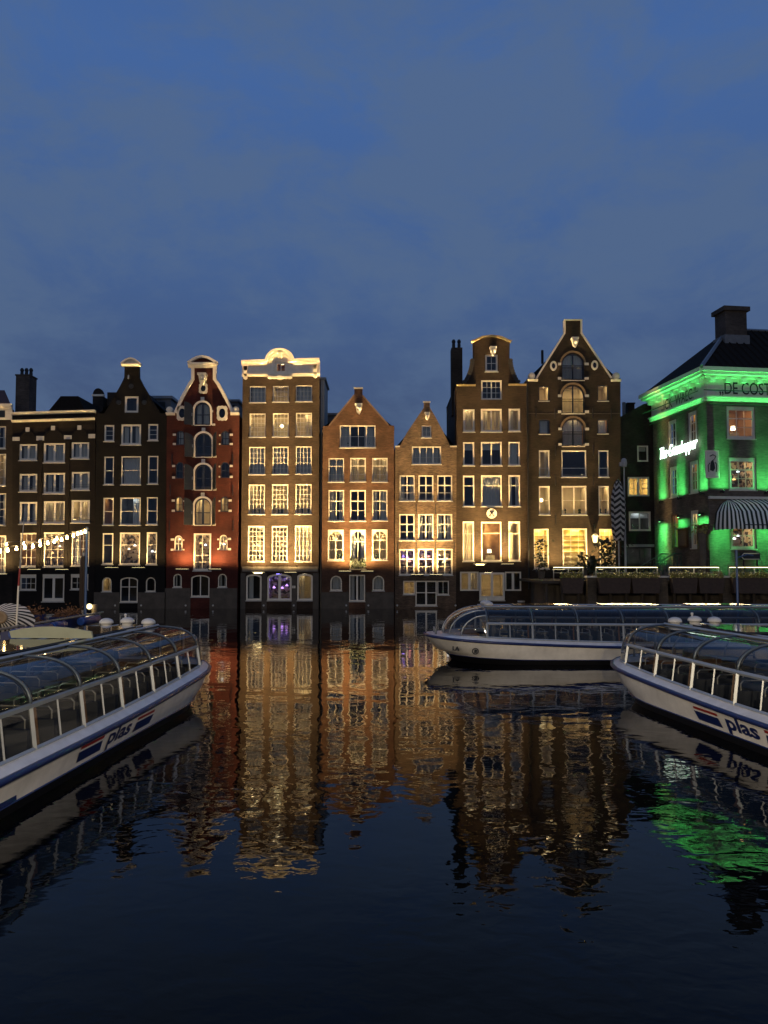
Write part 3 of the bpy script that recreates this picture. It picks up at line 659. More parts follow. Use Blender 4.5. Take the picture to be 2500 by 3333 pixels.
for a, b, k in side:
    lit = k == 'BB'
    row(h, [a, b], k, arch='round', fw=.08, frame=white if lit else bluepaint, vs=[(.5, .04)], hs=[(.45, .06)], sill=False)
    for (x0, x1, y0, y1), s in ((a, -1), (b, 1)):
        xo = x0 - 27 if s < 0 else x1 + 4; xi = x1 + 4 if s < 0 else x0 - 15
        blocks(h, None, [(xo, xo + 24, y0 + 24, y0 + 40), (xo, xo + 24, y1 - 16, y1), (xi, xi + 12, y0 + 30, y0 + 42), (xi, xi + 12, y1 - 14, y1 - 2)])
row(h, [(153, 220, 1845, 1950), (503, 573, 1845, 1950)], ['c', 'c'], arch='round', fw=.09)
oculus(h, 225, 590, 92, 128, stone); oculus(h, 538, 590, 92, 128, stone); oculus(h, 390, 396, 74, 88, stone)
bust(h, 388, 325, 1.5, stone)
finish(h, [(88, 2110), (105, 602), (165, 600), (178, 560), (240, 440), (300, 335), (302, 235), (487, 235), (487, 335), (560, 460), (620, 575), (632, 600), (672, 600), (655, 2110)], b_h3, roof=(395, 340))
for s in ((172, 585, 225, 470, 285, 360, 308, 325, 308, 236), (622, 585, 570, 480, 505, 360, 478, 325, 478, 236)):
    band(h, [(s[i], s[i + 1]) for i in range(0, 10, 2)], .26, -.12, .34, white, 'gable_coping')
for x0, x1, xs in ((100, 168, 127), (604, 673, 645)):
    cornice(h, x0, x1, 585, 605, white, .22, name='shoulder_stone'); scroll(h, xs, 562, .27, white)
cornice(h, 274, 498, 198, 236, white, .36, name='pediment_moulding')
n = 14; pts = [(274 + 224 * i / n, 200 - 48 * math.sin(math.pi * i / n)) for i in range(n + 1)]
q = [h.P(*p) for p in pts]; h.b(MB().prism(q[::-1], -.08, .3), 'pediment', b_h3); band(h, pts, .2, -.36, .34, white, 'pediment_rim')
anchors(h, [(130, 1190), (620, 1190), (125, 1470), (622, 1470), (145, 950), (618, 950)])
for a, b in ((90, 290), (440, 655)):
    (p, zt), (q_, _) = h.P(a, 1958), h.P(b, 1958); h.b(MB().box(p, q_, -.05, 0, -.6, zt), 'plinth', greystone)
flood(h, 255, 1812, 29.09, 0.85, lat0=0.60, lat1=.12, col=(1.0, .60, .24), label='black floodlight bar left of the tall door of the red house'); flood(h, 505, 1812, 26.24, 0.85, lat0=0.60, lat1=.12, col=(1.0, .60, .24), label='black floodlight bar right of the tall door of the red house')

# -- tall house with the white carved attic
h = house('canal_house', 690, T2, 'tall tan brick house with white carved attic, arched top and many-paned sash windows')
g4 = dict(cols=4, fw=.085, mw=.035)
row(h, [(752, 877, 377, 505), (932, 1057, 375, 500), (1113, 1240, 370, 497)], ['C', 'M', 'C'], rows=3, **g4)
row(h, [(750, 875, 590, 775), (932, 1056, 588, 773), (1113, 1238, 585, 770)], ['L', 'G', 'Lr'], rows=5, **g4)
row(h, [(747, 872, 852, 1068), (930, 1055, 850, 1066), (1112, 1236, 848, 1064)], ['C', 'C', 'C'], rows=5, header=.1, **g4)
row(h, [(743, 870, 1147, 1380), (925, 1053, 1145, 1380), (1110, 1235, 1143, 1378)], ['Mpg', 'Mg', 'Hg'], rows=6, header=.1, **g4)
row(h, [(738, 867, 1470, 1748), (923, 1048, 1470, 1750), (1105, 1236, 1468, 1748)], ['B', 'B', 'Lf'], rows=7, header=.13, **g4)
row(h, [(722, 845, 1848, 2053), (1122, 1245, 1845, 2053)], ['Dl', 'Hl'], arch='seg', fw=.15); window(h, (888, 1080, 1845, 2053), 'V', arch='seg', fw=.15, vs=[(.5, .2)], name='double_door')
aw = window(h, (947, 1044, 185, 275), 'W', fw=.2, vs=[(.5, .07)], sill=False, name='attic_window')
ah = h.holes.pop(); ua_, ub_ = ah[0][0], ah[1][0]
finish(h, [(680, 2110), (697, 300), (1298, 288), (1290, 2110)], b_h4, roof='flat')
(u0, z0), (u1, z1) = h.P(692, 292), h.P(1300, 282); zt = h.P(990, 178)[1]; c = h.P(990, 190)
zc = h.P(990, 176)[1]; arc = [h.P(990 - 104 * math.cos(math.pi * i / 14), 190 - 92 * math.sin(math.pi * i / 14)) for i in range(15)]
h.b(MB().prism([(u0, z0 - .1), (u1, z0 - .1), (u1, zt)] + arc[::-1] + [(u0, zt - .15)], -.03, .3, [shape(ah[0][0], ah[1][0], ah[0][1], ah[2][1])]), 'attic_wall', white)
arcp = lambda r, y, k: [(990 - r * math.cos(math.pi * i / 14), y - r * k * math.sin(math.pi * i / 14)) for i in range(15)]
band(h, arcp(106, 188, .88), .2, -.34, .1, white, 'arch_rim'); band(h, arcp(88, 190, .88), .2, -.2, .05, white, 'arch_moulding'); band(h, arcp(72, 192, .88), .14, -.1, .0, white, 'arch_moulding')
for x0, x1, yt in ((690, 888, 180), (1092, 1298, 168)):
    cornice(h, x0, x1, yt, yt + 38, white, .3, dy=6)
cornice(h, 696, 1298, 286, 304, white, .09, name='attic_moulding', dy=12)
for x, dy in ((720, 6), (1265, -6)):
    for yy, r, tz in ((228 + dy, .24, .3), (262 + dy, .17, .5), (300 + dy, .22, .26)):
        u, z = h.P(x, yy); h.b(MB().prism([(u - r, z + tz), (u - r * .7, z - tz * .6), (u, z - tz), (u + r * .7, z - tz * .6), (u + r, z + tz)], -.16, -.03), 'console', white)
for x in (915, 945, 990, 1035, 1065):
    u, z = h.P(x, 312); r = .3 if x == 990 else .19; h.b(MB().prism([(u + r * 1.2 * math.cos(a * math.pi / 8), z + r * .6 * math.sin(a * math.pi / 8)) for a in range(16)], -.14, 0), 'carved_garland', white)
blocks(h, None, [(976, 1006, 120, 160)], white, y=-.3, name='keystone')
(p, zt), (q_, _) = h.P(690, 1770), h.P(1290, 1770); zl = h.P(990, 1845)[1]
(_, zb1) = h.P(990, 1835); 
h.b(MB().box(p + .05, q_ - .05, -.05, 0, zb1 + .08, zt - .3), 'stone_course', mat('grey_stone', (.16, .14, .11), .8, var=.3, vscale=3)); h.b(MB().box(p + .02, q_ - .02, -.09, 0, zt - .3, zt - .2), 'string_course', mat('grey_stone', (.16, .14, .11)))
for a, b in ((682, 720), (847, 886), (1082, 1120), (1247, 1292)):
    (p, zt), (q_, _) = h.P(a, 1840), h.P(b, 1840); h.b(MB().box(p, q_, -.05, 0, -.6, zt), 'plinth', greystone)
blocks(h, None, [(1086, 1096, 1938, 1958), (1100, 1110, 1938, 1958)], white, y=-.06, name='house_plate')
flood(h, 838, 1837, 17.31, 2.86, lat0=0.68, lat1=.2, tilt=True, label='glowing floodlight bar above the left basement window of the white-attic house', power=1.75); flood(h, 1085, 1837, 17.31, 2.86, lat0=0.68, lat1=.2, label='black floodlight bar right of the double door of the white-attic house', power=1.75)

# -- orange gabled house
h = house('canal_house', 75, T3, 'orange brick pointed-gable house with fan-topped first-floor windows and small balcony')
window(h, (207, 487, 683, 858), 'cg', fw=.1, vs=[(.27, .1), (.52, .06), (.76, .1)], hs=[(.5, .03)], sill=True)
cr_ = dict(fw=.09, vs=[(.5, .05)], header=.1)
row(h, [(118, 240, 940, 1127), (288, 410, 938, 1125), (460, 581, 938, 1127)], ['C', 'Ml', 'Mp'], hs=[(.68, .06), (.3, .03)], rail=1, **cr_)
row(h, [(118, 240, 1190, 1432), (287, 410, 1190, 1432), (460, 580, 1190, 1430)], ['cl', 'D', 'cr'], hs=[(.65, .07), (.32, .03)], **cr_)
fk = dict(fw=.11, ft=.16, fan=True, vs=[(.5, .06)])
row(h, [(113, 238, 1500, 1740), (458, 580, 1498, 1738)], ['Hg', 'Mg'], hs=[(.68, .06), (.34, .03)], **fk)
bd = window(h, (287, 410, 1500, 1808), 'c', hs=[(.72, .08)], name='balcony_door', **fk)
row(h, [(133, 223, 1860, 1977), (463, 555, 1860, 1977)], ['C', 'C'], arch='round', fw=.1); window(h, (280, 405, 1853, 2060), 'c', fw=.1, vs=[(.5, .14)], name='glass_door')
u0, u1, z0, z1 = h.rect((290, 408, 1722, 1800)); bal = MB(); bal.box(u0, u1, -.45, .06, z0 - .06, z0)
for i in range(11): uu = u0 + (u1 - u0) * i / 10; bal.tube([(uu, -.43, z0), (uu, -.43, z1)], .015, 4)
bal.tube([(u0, 0, z1), (u0, -.43, z1), (u1, -.43, z1), (u1, 0, z1)], .025, 5); bal.tube([(u0, -.43, z0 + .1), (u1, -.43, z0 + .1)], .02, 5)
h.b(bal, 'balcony', blackiron)
iv = MB()
for i in range(170):
    p = Vector((random.uniform(u0, u1), -.42 + random.uniform(-.08, .1), random.uniform(z0, z1 - .1))); a = Vector((random.gauss(0, 1), random.gauss(0, 1), random.gauss(0, 1))).normalized() * .09; b = a.cross(Vector((.3, .8, .5))).normalized() * .06
    iv.quad(p - a - b, p + a - b, p + a + b, p - a + b)
tag(h.b(iv, 'ivy', mat('ivy_leaf', (.010, .016, .007), .6)), kind='stuff')
bust(h, 355, 556, 1.3, stone)
finish(h, [(62, 2110), (75, 690), (122, 688), (190, 605), (255, 522), (320, 445), (322, 392), (384, 392), (384, 447), (450, 520), (520, 602), (588, 684), (632, 686), (632, 2110)], b_h5, roof=(353, 450))
for s in ((124, 686, 320, 447), (384, 449, 588, 682)):
    band(h, [(s[0], s[1]), (s[2], s[3])], .12, -.05, .34, mat('gable_tile', (.12, .08, .06), .8), 'gable_coping')
cornice(h, 318, 388, 388, 400, stone, .12, name='cap_stone')
(p, zt), (q_, _) = h.P(62, 1990), h.P(278, 1990); h.b(MB().box(p, q_, -.04, 0, -.6, zt), 'plinth', greystone)
(p, zt), (q_, _) = h.P(408, 1990), h.P(630, 1990); h.b(MB().box(p, q_, -.04, 0, -.6, zt), 'plinth', greystone)
anchors(h, [(265, 2020), (410, 2020)])
flood(h, 255, 1828, 17.31, 2.19, lat0=0.64, lat1=.18, label='black floodlight bar left of the small balcony'); flood(h, 425, 1828, 17.31, 2.19, lat0=0.64, lat1=.18, label='black floodlight bar right of the small balcony')

# -- small mottled gable house
h = house('canal_house', 640, T3, 'small mottled brick house with slim pointed gable and cross-barred windows')
window(h, (848, 923, 685, 780), 'C', cols=2, rows=2, fw=.12); window(h, (772, 1000, 848, 988), 'C', vs=[(.25, .12), (.5, .06), (.75, .12)], hs=[(.36, .03)], fw=.11)
cb_ = dict(fw=.1, vs=[(.5, .1)], hs=[(.62, .09), (.3, .03)], header=.1)
row(h, [(675, 793, 1075, 1275), (823, 940, 1075, 1275), (970, 1087, 1075, 1275)], ['c', 'D', 'D'], rail=1, **cb_)
row(h, [(672, 793, 1378, 1583), (820, 940, 1378, 1583), (968, 1088, 1378, 1583)], ['Dg', 'cg', 'c'], **cb_)
row(h, [(672, 793, 1652, 1855), (818, 942, 1650, 1855), (967, 1090, 1650, 1855)], ['P', 'P', 'B'], **cb_)
row(h, [(703, 796, 1900, 2007), (970, 1062, 1900, 2010)], ['M', 'D'], fw=.09, vs=[(.5, .04)]); window(h, (799, 967, 1900, 2095), 'D', fw=.1, vs=[(.5, .14)], hs=[(.52, .07)], name='glass_door')
bust(h, 890, 612, .95, stone)
finish(h, [(638, 2110), (640, 852), (675, 850), (730, 745), (800, 640), (864, 545), (866, 500), (910, 500), (912, 545), (960, 625), (1020, 740), (1072, 850), (1122, 852), (1115, 2110)], b_h6, roof=(888, 545))
cornice(h, 858, 916, 497, 508, stone, .1, name='cap_stone'); cornice(h, 1070, 1122, 844, 854, stone, .08, name='shoulder_stone'); cornice(h, 640, 676, 844, 854, stone, .08, name='shoulder_stone')
anchors(h, [(805, 1340), (955, 1340), (805, 1640), (955, 1640), (662, 1640), (1103, 1640)])
flood(h, 807, 1855, 16.79, 2.00, lat0=0.60, lat1=.18, label='black floodlight bar between the purple-lit windows of the small mottled house'); flood(h, 953, 1855, 16.79, 2.00, lat0=0.60, lat1=.18, label='black floodlight bar right of the glass door of the small mottled house')

# -- clock-gable house with medallion
h = house('canal_house', 105, T4, 'brown brick house with curved-top scalloped gable and round white medallion')
window(h, (315, 407, 258, 382), 'D', cols=2, rows=2, fw=.15); window(h, (285, 437, 445, 588), 'D', vs=[(.5, .1), (.25, .03), (.75, .03)], hs=[(.33, .03), (.66, .03)], fw=.13, sill=False)
ff = dict(fw=.14)
row(h, [(153, 237, 658, 825), (283, 437, 655, 825), (486, 572, 653, 822)], ['Mf', 'Mp', 'D'], **dict(ff, vs=[(.5, .05)])) if False else None
for r, k, v in (((153, 237, 658, 825), 'Mf', []), ((283, 437, 655, 825), 'Mp', [(.5, .1)]), ((486, 572, 653, 822), 'Hl', [])): window(h, r, k, fw=.15, vs=v)
for r, k, v in (((152, 235, 900, 1073), 'Dt', []), ((283, 437, 898, 1073), 'Dt', [(.5, .1)]), ((485, 570, 897, 1072), 'C', [])): window(h, r, k, fw=.13, vs=v)
row(h, [(152, 235, 1145, 1373), (285, 437, 1143, 1373), (486, 572, 1143, 1373)], ['D', 'C', 'c'], hs=[(.68, .05)], fw=.11, header=.14)
row(h, [(150, 233, 1483, 1775), (487, 572, 1483, 1773)], ['Mf', 'Ml'], hs=[(.7, .06)], fw=.11, header=.14); window(h, (285, 435, 1485, 1775), 'O', hs=[(.72, .04)], fw=.1, header=.14)
row(h, [(130, 268, 1852, 1993), (460, 580, 1852, 1993)], ['Hr', 'D'], vs=[(.5, .2)], fw=.12, sill=False); window(h, (271, 457, 1858, 2062), 'M', vs=[(.5, .2)], fw=.16, fb=.35, name='double_door', recess=-.06)
bust(h, 370, 236, 1.15, stone)
scal = [(225, 300), (215, 330), (205, 360), (190, 395), (178, 425), (160, 455)]
left = [(105, 482), (160, 478), (168, 450), (182, 432), (186, 402), (202, 384), (204, 352), (217, 336), (216, 302), (226, 286), (223, 160), (240, 150), (290, 126), (362, 118), (430, 126), (480, 150), (495, 160), (493, 286), (503, 302), (502, 336), (516, 352), (518, 384), (534, 402), (540, 432), (552, 450), (565, 478), (622, 482)]
finish(h, [(100, 2110)] + left + [(628, 2110)], b_h7, roof=(362, 320))
band(h, [(215, 162), (235, 158), (290, 132), (362, 122), (430, 132), (485, 158), (505, 162)], .16, -.2, .34, mat('ochre_stone', (.34, .26, .12), .8, var=.2), 'gable_rim')
cornice(h, 104, 243, 478, 490, mat('ochre_stone', (.34, .26, .12)), .14, name='shoulder_stone'); cornice(h, 485, 622, 474, 486, mat('ochre_stone', (.34, .26, .12)), .14, name='shoulder_stone')
for s in (-1, 1):
    for i in range(9):
        t = i / 8; x = 360 + s * (140 + 50 * t ** 1.8 + (0 if i < 8 else 6)); y = 300 + 155 * t; u, z = h.P(x, y)
        h.b(MB().prism([(u + .2 * math.cos(a * math.pi / 5), z + .15 * math.sin(a * math.pi / 5)) for a in range(10)], -.08, .22), 'scallop_stone', mat('dark_stone', (.04, .036, .03), .85, var=.3))
u, z = h.P(362, 1425); circ = lambda r: [(u + r * math.cos(a * math.pi / 14), z + r * math.sin(a * math.pi / 14)) for a in range(28)]
md = h.b(MB().prism(circ(.42), -.07, .0), 'medallion', white)
h.b(MB().prism(circ(.42), -.1, -.07, [circ(.36)]), 'medallion_rim', white, md)
em_ = MB()
for s in (-1, 1):
    em_.prism([(u + s * .04, z + .02), (u + s * .2, z + .18), (u + s * .13, z + .27), (u, z + .1)], -.1, -.07)
    em_.tube([(u + s * .02, -.085, z + .05), (u - s * .2, -.085, z - .2)], .028, 4); em_.box(u - s * .17 - .07, u - s * .17 + .07, -.1, -.07, z - .24, z - .18)
em_.prism([(u - .11, z + .2), (u + .11, z + .2), (u, z + .02)], -.099, -.07)
h.b(em_, 'emblem', darkwood, md)
anchors(h, [(258, 1600), (462, 1600)])
chimney(h, 67, 147, 205, 700, 1.5, 2.6, b_dark, pots=2, cap=False)
flood(h, 262, 1800, 20.77, 2.00, lat0=0.64, lat1=.17, tilt=True, label='glowing floodlight bar left of the middle window of the medallion house'); flood(h, 462, 1800, 20.77, 2.00, lat0=0.64, lat1=.17, label='black floodlight bar right of the middle window of the medallion house')

# -- big gable house with arched balcony doors
h = house('canal_house', 635, T4, 'wide brown brick house with high pointed gable and three arched balcony doors')
for r, k in (((877, 1040, 250, 445), 'Cl'), ((877, 1042, 483, 690), 'L'), ((880, 1042, 728, 930), 'Wf')):
    window(h, r, k, arch='round', fw=.07, vs=[(.5, .13)], frame=bluepaint, sill=True, name='balcony_door')
    x0, x1, y0, y1 = r; cx = (x0 + x1) / 2; w = (x1 - x0) / 2 + 8; ys = y0 + (x1 - x0) / 2 - 4
    band(h, [(cx - w * math.cos(math.pi * i / 12), ys - (w + 2) * math.sin(math.pi * i / 12)) for i in range(13)], .17, -.03, .02, mat('arch_brick', (.19, .13, .07), .8, var=.3), 'brick_arch')
    blocks(h, None, [(x0 - 28, x0 - 4, ys - 10, ys + 8), (x1 + 4, x1 + 34, ys - 10, ys + 8), (x0 - 28, x0 - 4, y1 - 22, y1 - 4), (x1 + 4, x1 + 34, y1 - 22, y1 - 4)])
    u0, u1, z0, z1 = h.rect((x0, x1, y1 - 105, y1)); rl = MB()
    for i in range(19): uu = u0 + (u1 - u0) * i / 18; rl.tube([(uu, -.06, z0 + .03), (uu, -.06, z1 - (.0 if i % 1 else .0))], .014, 4)
    for zz in (z0 + .06, z1 - .2, z1): rl.tube([(u0, -.06, zz), (u1, -.06, zz)], .022, 5)
    h.b(rl, 'balcony_rail', blackiron)
dkf = dict(frame=bluepaint, fw=.07, arch='low')
row(h, [(708, 783, 487, 597), (1140, 1218, 482, 597)], ['L', 'M'], **dkf); row(h, [(710, 787, 733, 840), (1140, 1216, 730, 838)], ['C', 'Wf'], **dkf)
row(h, [(710, 788, 960, 1157), (875, 1058, 960, 1157), (1146, 1222, 960, 1157)], ['Hr', 'D', 'D'], fw=.1, header=.12, hs=[(.32, .04)], rail=1)
row(h, [(710, 790, 1223, 1433), (877, 1060, 1222, 1435), (1148, 1225, 1222, 1433)], ['L', 'L', 'Y'], fw=.1, header=.12, vs=[(.5, .1)], hs=[(.5, .03)]) if False else None
window(h, (710, 790, 1223, 1433), 'G', fw=.1, header=.12, hs=[(.5, .03)]); window(h, (877, 1060, 1222, 1435), 'Lg', fw=.1, header=.12, vs=[(.5, .1)], hs=[(.5, .03)]); window(h, (1148, 1225, 1222, 1433), 'Lg', fw=.1, header=.12, hs=[(.5, .03)])
row(h, [(673, 783, 1537, 1830), (883, 1065, 1535, 1830), (1155, 1275, 1537, 1830)], ['Sg', 'S', 'S'], fw=.09, cols=3, rows=7, mw=.025, header=.08)
oculus(h, 815, 342, 50, 72, stone, ornate=False); oculus(h, 1117, 337, 50, 72, stone, ornate=False); bust(h, 968, 170, 1.2, stone)
finish(h, [(628, 2110), (628, 440), (690, 438), (740, 350), (790, 270), (850, 180), (898, 98), (898, 4), (1020, 4), (1020, 98), (1070, 170), (1130, 260), (1190, 350), (1240, 432), (1308, 432), (1310, 2110)], b_h8, roof=(958, 90))
for s in ((690, 432, 898, 100, 898, 6), (1240, 430, 1020, 100, 1020, 6)):
    band(h, [(s[i], s[i + 1]) for i in (0, 2, 4)], .14, -.08, .34, stone, 'gable_coping')
cornice(h, 892, 1026, 0, 8, stone, .1, name='cap_stone')
for x0, x1, xs in ((622, 700, 655), (1236, 1310, 1275)):
    cornice(h, x0, x1, 440, 456, stone, .18, name='shoulder_stone'); scroll(h, xs, 416, .3, stone)
(u0, z), (u1, _) = h.P(632, 690), h.P(1306, 690); h.b(MB().box(u0, u1, -.008, 0, z - .03, z + .03), 'string_course', greystone)
anchors(h, [(688, 690), (828, 690), (1105, 690), (1240, 700), (830, 960), (1108, 960), (830, 1180), (1108, 1180), (832, 1465)])
(u, z0), (_, z1) = h.P(626, 440), h.P(626, 1980); h.b(MB().tube([(u - .06, -.1, z1), (u - .06, -.1, z0)], .07, 6), 'downpipe', blackiron)
u, z = h.P(742, 215, 2); h.b(MB().tube([(u, 2.5, z - 1.2), (u, 2.5, z)], .12, 6), 'roof_pipe', blackiron)
flood(h, 830, 1840, 15.10, 1.91, lat0=0.80, lat1=.2, label='floodlight bar between the yellow-blind windows behind the terrace'); flood(h, 1105, 1840, 11.33, 1.80, lat0=0.72, lat1=.2, label='floodlight bar under the pale hanging wall lantern', lexp=5.0)
# ------------------------------------------------------------------ dark narrow house in the alley and roofs behind the row
h = house('canal_house', 85, T5, 'narrow sooty house set back in the alley beside the green-lit building', Y=67.5)
window(h, (197, 273, 1022, 1132), 'Dt', fw=.14, sill=False); window(h, (132, 280, 1235, 1367), 'Y', fw=.16, vs=[(.5, .2), (.25, .04), (.75, .04)], hs=[(.4, .04), (.7, .04)], sill=False)
window(h, (140, 290, 1470, 1603), 'Kt', fw=.16, vs=[(.5, .12)], sill=False); window(h, (115, 300, 1712, 1830), 'K', fw=.1, vs=[(.55, .06)], name='shop_front', frame=darkwood, sill=False)
finish(h, [(60, 2050), (60, 840), (150, 790), (240, 740), (335, 730), (345, 2050)], b_dark, roof='flat')
u0, u1, z0, z1 = h.rect((110, 305, 1694, 1712)); h.b(MB().box(u0, u1, -.3, 0, z0, z1), 'fascia', mat('grey_fascia', (.3, .3, .28), .6))
chimney(h, 132, 178, 740, 800, 2.0, 2.8, b_dark, pots=0); u, z = h.P(118, 722, 1); h.b(MB().tube([(u, 1.5, z - 1.6), (u, 1.5, z)], .16, 8), 'flue_pipe', zinc)
def back_block(name, label, px0, px1, py, Y, m, cat='house', dep=4):
    a, b = at_depth(px0, py, Y), at_depth(px1, py, Y); e = empty(name, (a.x, Y, 0), 0, label, cat)
    MB().box(0, b.x - a.x, 0, dep, 0, a.z).build('wall', m, e); return e, b.x - a.x, a.z
e, w, z = back_block('rear_house', 'dark rear house with small white-edged pediment behind the roofs', 302, 336, 1290, 72, b_dark)
MB().prism([(-.06, z), (w + .06, z), (w + .06, z + .18), (-.06, z + .18)], -.1, .3).build('moulding', white, e)
MB().prism([(w / 2 - (w / 2) * math.cos(math.pi * i / 10), z + .18 + .6 * math.sin(math.pi * i / 10)) for i in range(11)][::-1], 0, .3).build('pediment', b_dark, e)
MB().box(w + .2, w + 1.6, .5, 2, 0, z + .5).build('chimney', b_dark, e); MB().prism([(-1.8, z - 4.2), (w, z - 4.2), (w, z - 1), (0, z - 1)], 0.02, 3).build('gable', b_dark, e)
e, w, z = back_block('rooftop_room', 'flat grey rooftop room showing between the almost black and the red house', 494, 556, 1298, 71, lead); MB().box(-.2, w + .2, -.2, 4.2, z, z + .25).build('roof_edge', zinc, e); MB().box(.3, w - .5, -.03, 0, z - 1.4, z - .3).build('window', darkwood, e)
e, w, z = back_block('rooftop_room', 'grey dormer box showing right of the red house gable', 738, 775, 1308, 71, lead); MB().box(-.2, w + .2, -.2, 4.2, z, z + .2).build('roof_edge', zinc, e); MB().box(.3, w - .3, -.03, 0, z - 1.2, z - .3).build('window', darkwood, e)
e, w, z = back_block('side_house', 'pale plastered slab rising behind the tall white-attic house', 1030, 1056, 1236, 66, mat('pale_plaster', (.42, .40, .36), .8, var=.15)); MB().box(-.1, w + .15, -.1, 4.1, z, z + .2).build('roof_edge', zinc, e)
e, w, z = back_block('rooftop_room', 'low dark rooftop box left of the orange gable', 1054, 1100, 1352, 72, lead); MB().box(-.1, w + .2, -.2, 4.1, z, z + .2).build('roof_edge', zinc, e)

# ------------------------------------------------------------------ corner building washed in green light
TH = R(7.5); C0 = at_depth(2311, 1840, 58.0); LD = 8.6
blk = empty('corner_building', (C0.x, C0.y, 0), TH, 'green-lit corner building with lettered frieze, dark hipped roof and striped awning', 'building')
fr = Facade((C0.x, C0.y), TH, T5); fr.root = blk
far = Vector((C0.x, C0.y, 0)) + Vector((-math.sin(TH), math.cos(TH), 0)) * LD
lf = Facade((far.x, far.y), TH - R(90), T5); lf.root = blk
lf.xf = (Matrix.Translation((C0.x, C0.y, 0)) @ Matrix.Rotation(TH, 4, 'Z')).inverted() @ Matrix.Translation(far) @ Matrix.Rotation(TH - R(90), 4, 'Z')
cream = mat('cream_paint', (.55, .53, .46), .55, var=.12)
cwin = dict(fw=.22, ft=.3, frame=cream, cols=3, hs=[(.34, .045), (.68, .08)], mw=.045)
window(fr, (805, 998, 757, 977), 'O', **cwin); window(fr, (820, 1005, 1105, 1325), 'B', **cwin); window(fr, (832, 1005, 1540, 1725), 'B', fw=.2, frame=cream, cols=2, rows=2, mw=.05)
cl = dict(fw=.3, ft=.3, frame=cream, cols=2, hs=[(.34, .045), (.68, .08)], mw=.05)
for r, k in (((405, 462, 850, 1050), 'D'), ((540, 600, 790, 1010), 'W'), ((415, 470, 1165, 1375), 'D'), ((550, 610, 1125, 1345), 'W')): window(lf, r, k, **cl)
window(lf, (558, 613, 1462, 1720), 'L', **cl); window(lf, (432, 476, 1490, 1720), 'W', fw=.1, hs=[(.7, .1)], frame=mat('brown_door', (.12, .05, .02), .5), name='entrance_door', sill=False)
def wall_of(f, ua, ub, zt):
    f.b(MB().prism([(ua, 1.0), (ub, 1.0), (ub, zt), (ua, zt)], 0, .3, f.holes), 'wall', b_green)
zf1 = fr.P(760, 700)[1]; zf0 = fr.P(760, 545)[1]
wall_of(fr, 0.0, 16.0, zf0 - .3); wall_of(lf, 0, LD - .31, zf0 - .3)
for f, ua, ub in ((fr, -.02, 16), (lf, 0, LD - .02)):
    f.b(MB().box(ua, ub, -.1, 0, zf1 + .1, zf0 - .3), 'frieze', cream)
    f.b(MB().box(ua - .12, ub + .12, -.24, 0, zf1 - .28, zf1 - .02).box(ua - .2, ub + .2, -.34, 0, zf1 - .02, zf1 + .1), 'lower_moulding', cream)
    f.b(MB().box(ua - .3, ub + .3, -.42, 0, zf0 - .3, zf0 - .12).box(ua - .55, ub + .55, -.78, 0, zf0 - .12, zf0 + .1).box(ua - .7, ub + .7, -.92, 0, zf0 + .1, zf0 + .42), 'cornice', cream)
    n = int((ub - ua) / 1.3)
    for i in range(n + 1):
        u = ua + .3 + (ub - ua - .6) * i / n; f.b(MB().box(u - .2, u + .2, -.5, -.1, zf0 - .62, zf0 - .3), 'console', cream)
ink = mat('dark_green_lettering', (.008, .016, .01), .6)
ft, w = text_mb('\u201eDE COST', 1.15, .012); u0 = fr.P(745, 640)[0]; zt0 = fr.P(745, 672)[1]
sx = (fr.P(1085, 640)[0] - u0) / (w * .97)
ft.v = [(u0 + x * sx, -.112, zt0 + z * 1.15) for x, y, z in ft.v]; fr.b(ft, 'lettering', ink, recalc=False)
ft, w = text_mb('\u201eICK  WAEC.\u201d', 1.15, .012); ua, ub = lf.P(368, 790)[0], lf.P(606, 690)[0]; sx = (ub - ua) / w
ft.v = [(ua + x * sx, -.112, zt0 + z * 1.05) for x, y, z in ft.v]; lf.b(ft, 'lettering', ink, recalc=False)
# hipped roof, hip flashing, chimney
ze = zf0 + .36; rid = at_depth(2378, 1068, 62.5) ; inv = (Matrix.Translation((C0.x, C0.y, 0)) @ Matrix.Rotation(TH, 4, 'Z')).inverted(); rl = inv @ rid
A, B, Cc, D = Vector((-.8, -.8, ze)), Vector((-.8, LD + .5, ze)), Vector((18, -.8, ze)), Vector((18, LD + .5, ze)); R1 = Vector((rl.x, LD / 2, rl.z)); R2 = Vector((18, LD / 2, rl.z))
rm = MB().quad(A, Cc, R2, R1).quad(A, R1, B).quad(B, R1, R2, D).quad(A, Cc, D, B); fr.b(rm, 'roof', rooftile)
rows_ = MB()
for i in range(26):
    u = 1.0 + i * .62; a = A.lerp(Cc, (u + .8) / 18.8); t = min(1, max(.04, (u + .8) / (R1.x + .8))); b = Vector((u, A.y + (R1.y - A.y) * t, A.z + (R1.z - A.z) * t)); rows_.tube([a + Vector((0, 0, .03)), b + Vector((0, 0, .03))], .07, 4)
fr.b(rows_, 'tile_rib', rooftile)
fr.b(MB().tube([A + Vector((0, 0, .05)), R1 + Vector((0, 0, .05))], .16, 5), 'hip_flashing', zinc); fr.b(MB().tube([R1, R2], .14, 5), 'ridge_flashing', zinc)
p = at_depth(2392, 1075, 61.0); q = inv @ p; s = 61.0 / F_PX; zt = at_depth(2355, 1012, 61).z
